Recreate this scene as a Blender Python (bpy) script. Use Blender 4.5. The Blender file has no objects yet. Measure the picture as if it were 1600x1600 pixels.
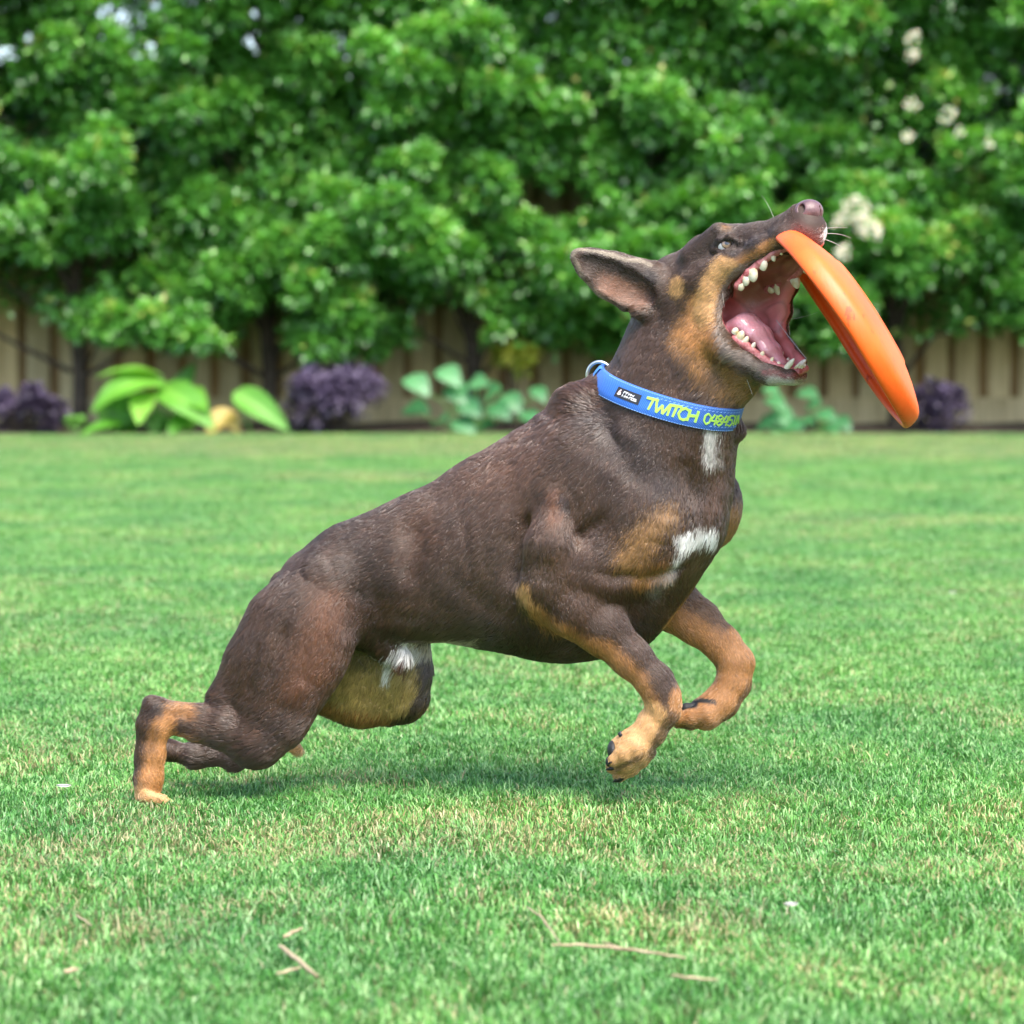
import bpy, math, random
import numpy as np
from mathutils import Vector, Matrix

rng = np.random.default_rng(7)
random.seed(7)
scene = bpy.context.scene
col = scene.collection

# ------------------------------------------------------------------ camera
CAM_H, CAM_D, FPX = 0.52, 3.33, 4667.0        # height, distance to the dog's plane, focal length (photo pixels)
HOR = 520.0                                   # horizon row in the photo
PITCH = math.atan((800 - HOR) / FPX)
cam_d = bpy.data.cameras.new('camera')
cam = bpy.data.objects.new('camera', cam_d)
col.objects.link(cam)
cam.location = (0, -CAM_D, CAM_H)
cam.rotation_euler = (math.radians(90) - PITCH, 0, 0)
cam_d.sensor_fit = 'HORIZONTAL'
cam_d.sensor_width = 24.0
cam_d.lens = 24.0 * FPX / 1600
cam_d.clip_start = 0.05
cam_d.clip_end = 500
cam_d.dof.use_dof = True
cam_d.dof.focus_distance = CAM_D - 0.04
cam_d.dof.aperture_fstop = 5.0
cam_d.dof.aperture_blades = 0
scene.camera = cam

# ------------------------------------------------------------------ light
SUN_EL, SUN_AZ = math.radians(60), math.radians(150)      # azimuth measured from +Y clockwise
world = bpy.data.worlds.new('World')
scene.world = world
world.use_nodes = True
wn = world.node_tree
bg = wn.nodes['Background']
sky = wn.nodes.new('ShaderNodeTexSky')
sky.sky_type = 'NISHITA'
sky.sun_disc = False
sky.sun_elevation = SUN_EL
sky.sun_rotation = SUN_AZ
sky.air_density = 1.0
sky.dust_density = 2.5
sky.ozone_density = 1.0
wn.links.new(sky.outputs['Color'], bg.inputs['Color'])
bg.inputs['Strength'].default_value = 0.13
sun_d = bpy.data.lights.new('sun', 'SUN')
sun = bpy.data.objects.new('sun', sun_d)
col.objects.link(sun)
sun_d.energy = 2.4
sun_d.angle = math.radians(42)
sun_d.color = (1.0, 0.95, 0.86)
dv = Vector((math.sin(SUN_AZ) * math.cos(SUN_EL), math.cos(SUN_AZ) * math.cos(SUN_EL), math.sin(SUN_EL)))
sun.rotation_euler = (-dv).to_track_quat('-Z', 'Y').to_euler()
scene.view_settings.view_transform = 'Standard'
scene.view_settings.look = 'None'
scene.view_settings.gamma = 1.0
scene.view_settings.use_curve_mapping = False
scene.view_settings.exposure = 1.82
scene.cycles.max_bounces = 6
scene.cycles.diffuse_bounces = 3
scene.cycles.glossy_bounces = 2
scene.cycles.transmission_bounces = 4
scene.cycles.transparent_max_bounces = 8
scene.cycles_curves.shape = 'RIBBONS'
scene.cycles_curves.subdivisions = 2

# ------------------------------------------------------------------ coordinates
CP, SP = math.cos(PITCH), math.sin(PITCH)
def ray(u, v):
    x, y, z = (u - 800) / FPX, 1.0, -(v - 800) / FPX
    return np.array([x, y * CP + z * SP, -y * SP + z * CP])
CAMP = np.array([0, -CAM_D, CAM_H])
def onY(u, v, Y):                      # the point of the plane y=Y seen at photo pixel (u,v)
    r = ray(u, v)
    return CAMP + r * ((Y + CAM_D) / r[1])
def onZ(u, v, Z=0.0):                  # the point of the plane z=Z seen at photo pixel (u,v)
    r = ray(u, v)
    return CAMP + r * ((Z - CAM_H) / r[2])
PX = FPX / CAM_D                       # photo pixels per metre at the dog
Z0 = 800 + PX * float(onY(800, 800, 0)[2])
def D2W(P):                            # modelling units (right, down, towards camera) -> metres
    P = np.asarray(P, float)
    out = np.empty(P.shape)
    out[..., 0] = (P[..., 0] - 800) / PX
    out[..., 1] = -P[..., 2] / PX
    out[..., 2] = (Z0 - P[..., 1]) / PX
    return out
def J(u, v, c=0.0):                    # modelling-space point seen at pixel (u,v), c units in front of the dog's mid plane
    w = onY(u, v, -c / PX)
    return np.array([w[0] * PX + 800, Z0 - w[2] * PX, c])
def proj(P):                           # modelling-space points -> photo pixels
    w = D2W(P) - CAMP
    dep = w[..., 1] * CP - w[..., 2] * SP
    return 800 + FPX * w[..., 0] / dep, 800 - FPX * (w[..., 1] * SP + w[..., 2] * CP) / dep

# ------------------------------------------------------------------ helpers
def tag(o, label=None, cat=None, group=None, kind=None):
    if label: o['label'] = label
    if cat: o['category'] = cat
    if group: o['group'] = group
    if kind: o['kind'] = kind
    return o
def mesh_np(name, V, F, mats=(), parent=None, smooth=True, mi=None, link=True):
    me = bpy.data.meshes.new(name)
    V = np.asarray(V, np.float32); F = np.asarray(F, np.int32)
    n = F.shape[1]
    me.vertices.add(len(V)); me.vertices.foreach_set('co', V.ravel())
    me.loops.add(F.size); me.loops.foreach_set('vertex_index', F.ravel())
    me.polygons.add(len(F)); me.polygons.foreach_set('loop_start', np.arange(0, F.size, n, dtype=np.int32))
    if mi is not None: me.polygons.foreach_set('material_index', np.asarray(mi, np.int32))
    me.polygons.foreach_set('use_smooth', np.full(len(F), smooth))
    me.update(calc_edges=True)
    for m in mats: me.materials.append(m)
    o = bpy.data.objects.new(name, me)
    if link: col.objects.link(o)
    if parent: o.parent = parent
    return o
def empty(name, loc=(0, 0, 0), parent=None):
    o = bpy.data.objects.new(name, None); col.objects.link(o); o.location = loc
    o.empty_display_size = 0.05
    if parent: o.parent = parent
    return o
def add_attr(me, name, C, domain='POINT'):
    C = np.asarray(C, np.float32)
    if C.shape[1] == 3: C = np.concatenate([C, np.ones((len(C), 1), np.float32)], 1)
    a = me.attributes.new(name, 'FLOAT_COLOR', domain)
    a.data.foreach_set('color', C.ravel())
def srgb(r, g, b):
    f = lambda c: (c / 255 / 12.92) if c / 255 <= 0.04045 else ((c / 255 + 0.055) / 1.055) ** 2.4
    return (f(r), f(g), f(b))
class NT:
    def __init__(s, name):
        s.m = bpy.data.materials.new(name); s.m.use_nodes = True
        s.t = s.m.node_tree; s.b = s.t.nodes['Principled BSDF']; s.out = s.t.nodes['Material Output']
    def n(s, ty, **kw):
        nd = s.t.nodes.new(ty)
        for k, v in kw.items():
            if k.startswith('i_'):
                key = k[2:].replace('_', ' ')
                nd.inputs[key].default_value = v
            else: setattr(nd, k, v)
        return nd
    def l(s, a, b): s.t.links.new(a, b)
    def set(s, **kw):
        for k, v in kw.items():
            key = k.replace('_', ' ')
            if isinstance(v, tuple) and len(v) == 3 and 'Radius' not in key: v = (*v, 1)
            s.b.inputs[key].default_value = v
        return s
    def ramp(s, fac, stops):
        r = s.n('ShaderNodeValToRGB')
        while len(r.color_ramp.elements) < len(stops): r.color_ramp.elements.new(0.5)
        for e, (p, c) in zip(r.color_ramp.elements, stops):
            e.position = p; e.color = (*c, 1) if len(c) == 3 else c
        s.l(fac, r.inputs['Fac']); return r
    def noise(s, scale, detail=4, rough=0.55, vec=None):
        n = s.n('ShaderNodeTexNoise'); n.inputs['Scale'].default_value = scale
        n.inputs['Detail'].default_value = detail; n.inputs['Roughness'].default_value = rough
        if vec is not None: s.l(vec, n.inputs['Vector'])
        return n
    def coord(s, kind='Object'):
        return s.n('ShaderNodeTexCoord').outputs[kind]
    def bump(s, h, strength=0.3, dist=0.002):
        b = s.n('ShaderNodeBump'); b.inputs['Strength'].default_value = strength; b.inputs['Distance'].default_value = dist
        s.l(h, b.inputs['Height']); s.l(b.outputs['Normal'], s.b.inputs['Normal'])
def vnoise(P, seed=0, oct=3):          # cheap smooth noise in [-1,1]
    P = np.asarray(P, float)
    r = np.random.default_rng(seed)
    out = np.zeros(P.shape[0]); amp, tot = 1.0, 0.0
    for o in range(oct):
        for k in range(3):
            d = r.normal(size=3); d /= np.linalg.norm(d)
            e = r.normal(size=3)
            out += amp * np.sin((P @ d) * 2 ** o + r.uniform(0, 6.28) + 1.3 * np.sin((P @ e) * 2 ** o * 0.7 + r.uniform(0, 6.28)))
        tot += 3 * amp * 0.6; amp *= 0.55
    return out / tot
# ------------------------------------------------------------------ signed-distance modelling
class Field:
    def __init__(s, lo, hi, h):
        s.lo = np.array(lo, float); s.h = h
        s.n = np.ceil((np.array(hi) - s.lo) / h).astype(int) + 1
        s.d = np.full(s.n, 60.0, np.float32)
    def box(s, lo, hi):
        a = np.clip(np.floor((np.array(lo) - s.lo) / s.h).astype(int), 0, s.n)
        b = np.clip(np.ceil((np.array(hi) - s.lo) / s.h).astype(int) + 1, 0, s.n)
        if (b <= a).any(): return None, None
        g = [(s.lo[i] + s.h * np.arange(a[i], b[i])).astype(np.float32) for i in range(3)]
        return (slice(a[0], b[0]), slice(a[1], b[1]), slice(a[2], b[2])), (g[0][:, None, None], g[1][None, :, None], g[2][None, None, :])
    def put(s, sl, nd, k, op):
        d = s.d[sl]
        if op == 'add':
            hh = np.maximum(k - np.abs(d - nd), 0) / k
            s.d[sl] = np.minimum(d, nd) - hh * hh * k * 0.25
        elif op == 'sub':
            nd = -nd
            hh = np.maximum(k - np.abs(d - nd), 0) / k
            s.d[sl] = np.maximum(d, nd) + hh * hh * k * 0.25
    def seg(s, a, b, ra, rb, qa=1.0, qb=1.0, k=20, op='add', ax=None):
        a = np.array(a, float); b = np.array(b, float)
        m = k + 4
        R = max(ra, rb) * max(1, qa, qb)
        sl, g = s.box(np.minimum(a, b) - R - m, np.maximum(a, b) + R + m)
        if sl is None: return
        ba = b - a; l2 = float(ba @ ba) + 1e-6
        p = [g[i] - np.float32(a[i]) for i in range(3)]
        t = np.clip((p[0] * ba[0] + p[1] * ba[1] + p[2] * ba[2] * (1 if ax is None else 1)) / l2, 0, 1).astype(np.float32)
        r = ra + (rb - ra) * t
        q = qa + (qb - qa) * t
        e = [p[i] - t * np.float32(ba[i]) for i in range(3)]
        if ax is None:
            nd = np.sqrt(e[0] ** 2 + e[1] ** 2 + (e[2] / q) ** 2)
        else:                             # squash along an arbitrary axis
            w = e[0] * ax[0] + e[1] * ax[1] + e[2] * ax[2]
            tot = e[0] ** 2 + e[1] ** 2 + e[2] ** 2
            nd = np.sqrt(np.maximum(tot - w * w, 0) + (w / q) ** 2)
        nd = (nd - r) * np.minimum(1.0, q * 0.5 + 0.5)
        s.put(sl, nd.astype(np.float32), k, op)
    def chain(s, pts, k=20, op='add', ax=None):   # pts: (point, r[, q])
        for p, q in zip(pts[:-1], pts[1:]):
            s.seg(p[0], q[0], p[1], q[1], p[2] if len(p) > 2 else 1, q[2] if len(q) > 2 else 1, k, op, ax)
    def ell(s, c, R, axes=None, k=20, op='add'):
        c = np.array(c, float); R = np.array(R, float)
        A = np.eye(3) if axes is None else np.array(axes, float)
        m = R.max() + k + 4
        sl, g = s.box(c - m, c + m)
        if sl is None: return
        p = [g[i] - np.float32(c[i]) for i in range(3)]
        x = [(p[0] * A[i][0] + p[1] * A[i][1] + p[2] * A[i][2]) for i in range(3)]
        k0 = np.sqrt(sum((x[i] / R[i]) ** 2 for i in range(3))) + 1e-6
        k1 = np.sqrt(sum((x[i] / R[i] ** 2) ** 2 for i in range(3))) + 1e-9
        s.put(sl, (k0 * (k0 - 1) / k1).astype(np.float32), k, op)
    def groove(s, pts, amp, w):          # amp>0 pushes the surface in, amp<0 raises it
        pts = [np.array(p, float) for p in pts]
        lo = np.min(pts, 0) - 3 * w; hi = np.max(pts, 0) + 3 * w
        sl, g = s.box(lo, hi)
        if sl is None: return
        best = None; Ls = [float(np.linalg.norm(b - a)) for a, b in zip(pts[:-1], pts[1:])]; tot = sum(Ls); acc = 0.0
        for (a, b), ln in zip(zip(pts[:-1], pts[1:]), Ls):
            ba = b - a; l2 = float(ba @ ba) + 1e-6
            p = [g[i] - np.float32(a[i]) for i in range(3)]
            t = np.clip((p[0] * ba[0] + p[1] * ba[1] + p[2] * ba[2]) / l2, 0, 1).astype(np.float32)
            d2 = sum((p[i] - t * np.float32(ba[i])) ** 2 for i in range(3))
            q = (acc + t * ln) / tot; acc += ln
            if best is None: best, par = d2, q
            else:
                m = d2 < best; best = np.where(m, d2, best); par = np.where(m, q, par)
        tp = np.clip(np.minimum(par, 1 - par) / .3, 0, 1); tp = .2 + .8 * tp * tp * (3 - 2 * tp)
        s.d[sl] += (amp * tp * np.exp(-best / (w * w))).astype(np.float32)
    def value(s, P):                      # trilinear sample
        q = (np.asarray(P, float) - s.lo) / s.h
        i = np.clip(np.floor(q).astype(int), 0, s.n - 2); f = q - i
        out = 0
        for dx in (0, 1):
            for dy in (0, 1):
                for dz in (0, 1):
                    w = (f[:, 0] if dx else 1 - f[:, 0]) * (f[:, 1] if dy else 1 - f[:, 1]) * (f[:, 2] if dz else 1 - f[:, 2])
                    out = out + w * s.d[i[:, 0] + dx, i[:, 1] + dy, i[:, 2] + dz]
        return out
    def grad(s, P):
        e = s.h
        G = np.stack([s.value(P + np.eye(3)[i] * e) - s.value(P - np.eye(3)[i] * e) for i in range(3)], 1)
        return G / (np.linalg.norm(G, axis=1, keepdims=True) + 1e-9)
    def mesh(s):                          # surface nets
        d = s.d; neg = d < 0
        nx, ny, nz = s.n
        cnt = np.zeros((nx - 1, ny - 1, nz - 1), np.uint8)
        for dx in (0, 1):
            for dy in (0, 1):
                for dz in (0, 1):
                    cnt += neg[dx:nx - 1 + dx, dy:ny - 1 + dy, dz:nz - 1 + dz]
        C = np.argwhere((cnt > 0) & (cnt < 8))
        idx = np.full(cnt.shape, -1, np.int32)
        idx[C[:, 0], C[:, 1], C[:, 2]] = np.arange(len(C))
        cor = [(x, y, z) for x in (0, 1) for y in (0, 1) for z in (0, 1)]
        val = {c: d[C[:, 0] + c[0], C[:, 1] + c[1], C[:, 2] + c[2]] for c in cor}
        acc = np.zeros((len(C), 3)); num = np.zeros(len(C))
        for c in cor:
            for ax in range(3):
                if c[ax]: continue
                e = list(c); e[ax] = 1; e = tuple(e)
                v0, v1 = val[c], val[e]
                m = (v0 < 0) != (v1 < 0)
                t = v0[m] / (v0[m] - v1[m])
                p = np.tile(np.array(c, float), (m.sum(), 1)); p[:, ax] += t
                acc[m] += p; num[m] += 1
        V = s.lo + (C + acc / num[:, None]) * s.h
        F = []
        for ax in range(3):
            sa = [slice(1, -1)] * 3; sb = [slice(1, -1)] * 3
            sa[ax] = slice(0, -1); sb[ax] = slice(1, None)
            na, nb = neg[tuple(sa)], neg[tuple(sb)]
            E = np.argwhere(na != nb)
            inside = na[E[:, 0], E[:, 1], E[:, 2]]
            G = E + 1; G[:, ax] -= 1
            o1, o2 = [(1, 2), (2, 0), (0, 1)][ax]
            q = []
            for (i, j) in ((-1, -1), (0, -1), (0, 0), (-1, 0)):
                H = G.copy(); H[:, o1] += i; H[:, o2] += j
                q.append(idx[H[:, 0], H[:, 1], H[:, 2]])
            q = np.stack(q, 1)
            q[~inside] = q[~inside][:, ::-1]
            F.append(q)
        F = np.concatenate(F)
        F = F[(F >= 0).all(1)]
        return V, F[:, ::-1]              # (right, down, front) is mirrored, so flip
NFUR = 340000
GRA, GRB, GRC = (.036, .150, .026), (.108, .325, .052), (.38, .57, .25)
# ------------------------------------------------------------------ the dog: landmarks
def nrm(v): v = np.array(v, float); return v / np.linalg.norm(v)
HF = nrm((.73, -.40, .547)); HR = nrm((-.6, 0, .8)); HR = nrm(HR - HF * (HR @ HF)); HD = nrm(np.cross(HR, HF)); HD = HD if HD[1] > 0 else -HD
HO = J(1060, 440, 5)
def fr(u, v, r, O, A, B, R):           # point O + f*A + r*R + d*B seen at pixel (u,v)
    c = O[2]
    for _ in range(4):
        q = J(u, v, c)
        x = q[:2] - O[:2] - r * R[:2]
        f, d = np.linalg.solve(np.array([[A[0], B[0]], [A[1], B[1]]]), x)
        P = O + f * A + r * R + d * B
        c = P[2]
    return P
def Hp(u, v, r=0.0): return fr(u, v, r, HO, HF, HD, HR)
def mirH(P): P = np.array(P); return P - 2 * ((P - HO) @ HR) * HR
JF = nrm((.68, .526, .51)); JF = nrm(JF - HR * (JF @ HR)); JD = nrm(np.cross(JF, HR)); JD = JD if JD[1] > 0 else -JD
JO = Hp(1150, 490, 0)
def Jp(u, v, r=0.0): return fr(u, v, r, JO, JF, JD, HR)
BIS = nrm(HF + JF)

def build_body(h):
    S = Field((185, 285, -175), (1320, 1290, 235), h)
    # trunk
    T = [(486, 914, 0, 52, .95), (548, 898, 0, 68, .9), (640, 887, 0, 90, .78), (740, 874, 0, 117, .7), (845, 852, 4, 156, .62), (925, 825, 10, 170, .58), (1005, 790, 15, 130, .78)]
    S.chain([(J(u, v, c), r, q) for u, v, c, r, q in T], 40)
    S.chain([(J(560, 876, 0), 50, .9), (J(655, 842, 0), 54, .9), (J(755, 788, 0), 58, .9), (J(840, 735, 2), 58, .85)], 34)      # back muscles
    S.chain([(J(900, 940, 8), 88, .75), (J(960, 925, 14), 80, .8), (J(1010, 890, 22), 62, .95)], 40)       # brisket
    S.chain([(J(740, 905, 0), 92, .78), (J(840, 925, 3), 96, .85)], 34)
    # withers, neck
    S.chain([(J(900, 690, 5), 66, .9), (J(928, 656, 8), 48, .9)], 26)
    S.chain([(J(985, 750, 15), 126, .8), (J(1024, 690, 18), 113, .78), (J(1052, 622, 20), 97, .82), (J(1068, 565, 18), 90, .84), (J(1068, 500, 12), 76, .85)], 34)
    S.ell(J(893, 648, 8), (20, 16, 44), None, 34)
    S.chain([(J(902, 634, 8), 24, 1.5), (J(945, 612, 12), 26, 1.4)], 30)                       # ruff pushed up by the collar
    # chest front, far shoulder
    S.ell(J(1098, 790, -52), (62, 74, 52), None, 24)
    S.ell(J(1068, 805, 22), (54, 68, 66), None, 30)
    S.chain([(J(1122, 690, 18), 22), (J(1106, 760, 26), 30), (J(1092, 822, 42), 32)], 24)
    S.ell(J(1148, 672, 26), (16, 14, 18), None, 14)
    # near shoulder, upper arm
    S.ell(J(925, 760, 62), (95, 90, 46), None, 46)
    S.ell(J(1000, 830, 78), (72, 74, 48), None, 42)
    S.chain([(J(872, 792, 88), 28), (J(860, 850, 100), 42, .85), (J(848, 905, 100), 36, .9)], 20)
    S.chain([(J(1000, 860, 84), 56, .75), (J(925, 895, 92), 56, .7), (J(858, 925, 92), 40, .8)], 26)
    S.ell(J(832, 932, 96), (19, 22, 17), None, 12)
    # near forearm and paw
    S.chain([(J(852, 922, 96), 34, .85), (J(902, 953, 98), 43, .8), (J(942, 984, 101), 37, .82), (J(986, 1027, 105), 29, .85), (J(1024, 1066, 109), 26, .9), (J(1035, 1088, 110), 25, .95)], 14)
    S.chain([(J(1034, 1086, 110), 26, .95), (J(1036, 1110, 110), 25, 1), (J(1018, 1142, 108), 22, 1.05)], 10)
    S.ell(J(1047, 1098, 108), (15, 24, 17), None, 10)
    S.ell(J(1008, 1122, 104), (10, 12, 10), None, 8)
    S.chain([(J(1014, 1143, 108), 24, 1.05), (J(990, 1168, 106), 27, 1.2), (J(976, 1183, 104), 25, 1.25)], 10)
    for (u, v, c, r, u2, v2) in ((975, 1178, 130, 16, 960, 1188), (972, 1188, 116, 17.5, 958, 1198), (985, 1196, 98, 17, 968, 1211), (1000, 1186, 84, 15, 985, 1205)):
        S.chain([(J(u + 12, v - 12, c), r - 2), (J(u, v, c), r * .93), (J(u2, v2, c), r * .62)], 2.5)
    S.ell(J(968, 1166, 104), (15, 13, 18), None, 8)
    # far forearm and paw
    S.chain([(J(1010, 870, -58), 60, .7), (J(1020, 915, -62), 50, .8), (J(1052, 945, -55), 40, .8), (J(1090, 972, -45), 34, .8), (J(1128, 1006, -35), 27, .85), (J(1150, 1036, -28), 27, .95)], 14)
    S.chain([(J(1150, 1036, -28), 28, .95), (J(1146, 1068, -24), 26), (J(1128, 1096, -18), 26), (J(1103, 1114, -12), 27, 1.15)], 10)
    for c, dv in ((4, -2), (-10, 3), (-26, 2), (-38, -4)):
        S.chain([(J(1100, 1116 + dv, c), 16), (J(1080, 1122 + dv, c), 15), (J(1062, 1124 + dv, c), 11)], 3)
    # near thigh
    S.chain([(J(508, 928, 42), 62, .7), (J(468, 985, 55), 78, .58), (J(440, 1045, 62), 76, .55), (J(424, 1100, 66), 64, .58)], 26)
    S.chain([(J(535, 945, 40), 42, .8), (J(486, 1030, 55), 42, .8), (J(452, 1100, 64), 34, .8)], 22)
    S.chain([(J(420, 965, 42), 24, .9), (J(388, 1030, 52), 26, .8), (J(350, 1092, 60), 28, .75)], 22)
    S.chain([(J(425, 1128, 68), 52, .66), (J(402, 1154, 70), 43, .72)], 14)
    S.chain([(J(402, 1154, 70), 42, .7), (J(352, 1136, 70), 33, .7), (J(312, 1130, 70), 26, .7), (J(280, 1124, 70), 22, .66), (J(256, 1116, 70), 18, .7)], 12)
    S.chain([(J(312, 1113, 70), 11), (J(270, 1106, 70), 7), (J(242, 1102, 70), 10)], 8)    # hamstring tendon to the hock
    S.chain([(J(242, 1108, 70), 17, .9), (J(240, 1135, 70), 21, .82), (J(236, 1180, 70), 19, .85), (J(232, 1215, 70), 19.5, .9), (J(230, 1242, 70), 19, 1)], 16)
    S.chain([(J(234, 1098, 70), 8), (J(226, 1130, 70), 9), (J(220, 1190, 70), 8)], 10)
    S.groove([J(238, 1128, 90), J(234, 1180, 90), J(232, 1220, 90)], 3, 5)
    for c, du in ((54, -4), (65, 3), (77, 6), (88, 0)):
        S.chain([(J(228, 1244, c), 11), (J(245 + du, 1249, c), 8.5), (J(260 + du, 1256, c), 6.5)], 1.5)
    
    # far thigh (the inner side shows), crus, foot
    S.chain([(J(560, 930, -30), 70, .6), (J(595, 1000, -42), 66, .5), (J(618, 1058, -52), 50, .55), (J(628, 1090, -58), 34, .65)], 30)
    S.chain([(J(628, 1090, -60), 34, .7), (J(572, 1090, -64), 36, .6), (J(505, 1082, -66), 28, .6), (J(445, 1076, -66), 18, .8)], 18)
    S.chain([(J(645, 1082, -58), 17), (J(612, 1116, -62), 14)], 12)
    S.chain([(J(520, 980, -30), 70, .6), (J(550, 1050, -52), 60, .5), (J(560, 1080, -60), 44, .5)], 30)
    S.chain([(J(445, 1078, -66), 17), (J(448, 1120, -66), 15), (J(452, 1156, -66), 14)], 10)
    for c in (-80, -70, -58): S.chain([(J(450, 1160, c), 9), (J(466, 1170, c), 7)], 4)
    # tail: base at the rump, hanging behind the far side and showing low on the left
    S.chain([(J(470, 908, -20), 28, .9), (J(448, 916, -40), 22), (J(425, 980, -62), 18), (J(432, 1080, -78), 17), (J(420, 1155, -84), 18), (J(370, 1182, -86), 17), (J(310, 1180, -84), 16), (J(262, 1172, -82), 14), (J(232, 1166, -80), 8)], 16)
    # pelvic point of the other side
    S.ell(J(408, 985, -20), (22, 44, 30), None, 24)
    # belly: sheath
    S.chain([(J(560, 985, 8), 26), (J(600, 1008, 10), 18), (J(628, 1026, 12), 13)], 18)
    S.chain([(J(590, 960, 20), 40, .8), (J(660, 950, 22), 46, .8)], 30)   # flank fold
    # ---- head
    S.ell(Hp(1064, 450, 0), (78, 54, 62), (HF, HD, HR), 20)
    S.ell(Hp(1090, 470, 22), (60, 50, 44), (HF, HD, HR), 24)
    for sgn in (1, -1):
        g = (lambda P: P) if sgn > 0 else mirH
        S.chain([(g(Hp(1085, 405, 36)), 22), (g(Hp(1124, 366, 28)), 17.5)], 12)               # brow
        S.chain([(g(Hp(1085, 440, 46)), 26), (g(Hp(1130, 412, 44)), 17)], 16)                # cheek bone
        S.chain([(g(Hp(1105, 446, 44)), 24), (g(Hp(1148, 410, 37)), 17), (g(Hp(1186, 388, 30)), 15), (g(Hp(1225, 370, 24)), 16), (g(Hp(1256, 358, 14)), 17)], 14)   # upper lip
        S.ell(g(Hp(1080, 495, 40)), (46, 50, 26), (HF, HD, HR), 24)
        S.chain([(g(Hp(1108, 455, 47)), 17, 1), (g(Hp(1104, 490, 48)), 17, 1), (g(Jp(1116, 522, 46)), 18, 1)], 12)   # cheek web
        S.chain([(g(Jp(1100, 528, 38)), 30), (g(Jp(1136, 548, 38)), 18), (g(Jp(1170, 569, 33)), 13), (g(Jp(1206, 585, 25)), 10.5), (g(Jp(1236, 588, 13)), 11)], 18)     # mandible
    S.chain([(Hp(1200, 418, -40), 13), (Hp(1240, 412, -34), 12), (Hp(1262, 398, -26), 12)], 10)
    S.chain([(Hp(1240, 418, -38), 9), (Hp(1234, 446, -48), 10), (Hp(1222, 486, -54), 12), (Jp(1217, 518, -53), 11), (Jp(1232, 545, -44), 10), (Jp(1252, 566, -24), 9)], 12)          # far cheek web
    S.chain([(Hp(1230, 446, -52), 12), (Hp(1180, 460, -58), 20)], 14)
    S.chain([(Hp(1220, 486, -56), 14), (Hp(1170, 485, -60), 22)], 14)
    S.chain([(Jp(1216, 518, -55), 12), (Hp(1165, 505, -58), 22)], 14)
    S.chain([(Hp(1110, 410, 0), 46, .95), (Hp(1150, 391, 0), 36, .95), (Hp(1185, 379, 0), 28, .95), (Hp(1222, 365, 0), 23, 1), (Hp(1254, 343, 0), 26, 1)], 16, ax=HR)
    S.ell(Hp(1268, 358, 0), (20, 28, 23), (HF, HD, HR), 12)
    S.chain([(Jp(1120, 560, 0), 40, 1), (Jp(1165, 574, 0), 22, 1.3), (Jp(1205, 588, 0), 11, 1.9), (Jp(1236, 590, 0), 9.5, 1.5)], 14, ax=HR)        # jaw floor
    S.chain([(J(1085, 560, 40), 66, .9), (J(1130, 585, 45), 44, .9)], 30)      # throat
    S.ell(J(1150, 600, 40), (34, 22, 34), None, 20)
    # mouth
    TH = Hp(1150, 490, 0)
    S.chain([(TH - BIS * 26, 22, 1.2), (TH + BIS * 45, 38, 1.0), (TH + BIS * 160, 88, .42)], 8, 'sub', ax=HR)
    S.chain([(Jp(1165, 528, 0), 20, 1.4), (Jp(1205, 560, 0), 12, 1.5), (Jp(1234, 578, 0), 7, 1.5)], 6, 'sub', ax=HR)
    S.chain([(Hp(1184, 452, 0), 18, 1.5), (Hp(1222, 418, 0), 13, 1.6), (Hp(1258, 392, 0), 8, 1.6)], 6, 'sub', ax=HR)
    S.chain([(Hp(1196, 420, -34), 9), (Hp(1232, 405, -30), 9)], 6)
    S.chain([(Hp(1200, 438, -44), 10), (Hp(1216, 433, -44), 12), (Hp(1236, 424, -38), 9)], 6)
    # eyes
    for sgn in (1, -1):
        g = (lambda P: P) if sgn > 0 else mirH
        e = g(Hp(1133, 384, 38))
        ea = nrm(Hp(1152, 375, 38) - Hp(1116, 391, 44)); ea = ea if sgn > 0 else ea - 2 * (ea @ HR) * HR
        eb = nrm(np.cross(ea, HR))
        S.ell(e + HR * sgn * 8, (18, 10.8, 15), (ea, eb, HR), 3, 'sub')
        S.chain([(g(Hp(1116, 389, 45)), 3.0), (g(Hp(1125, 375, 46)), 4.2), (g(Hp(1140, 370, 43)), 4.5), (g(Hp(1153, 375, 38)), 3)], 6)
        S.chain([(g(Hp(1116, 391, 45)), 3.0), (g(Hp(1134, 395, 46)), 3.6), (g(Hp(1153, 379, 38)), 2.5)], 6)
    # ears
    S.chain([(J(1022, 452, 50), 36, .7), (J(990, 445, 52), 39, .42), (J(955, 430, 56), 35, .34), (J(922, 412, 58), 23, .34), (J(904, 401, 58), 12, .5)], 10)
    S.chain([(J(1004, 460, 70), 22, .8), (J(978, 448, 67), 26, .5), (J(950, 431, 67), 24, .42), (J(923, 414, 66), 14, .42), (J(910, 406, 65), 6, .5)], 5, 'sub')
    S.chain([(J(1000, 486, 62), 12), (J(1020, 492, 52), 16)], 8)
    S.chain([(J(1022, 420, 44), 12), (J(1000, 417, 50), 8)], 8)
    S.chain([(J(1025, 450, -20), 34, .8), (J(1010, 455, -70), 30, .5), (J(1000, 460, -110), 14, .4)], 10)      # far ear, folded away behind
    # ---- muscle relief
    c = 100
    S.groove([J(872, 775, c), J(905, 850, c + 10), (J(900, 888, c + 10))], 7, 13)
    S.groove([J(905, 888, 120), J(960, 900, 120), J(1010, 890, 110)], 8, 14)
    S.groove([J(893, 850, 122), J(930, 820, 118), J(965, 790, 112)], 5, 12)
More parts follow.
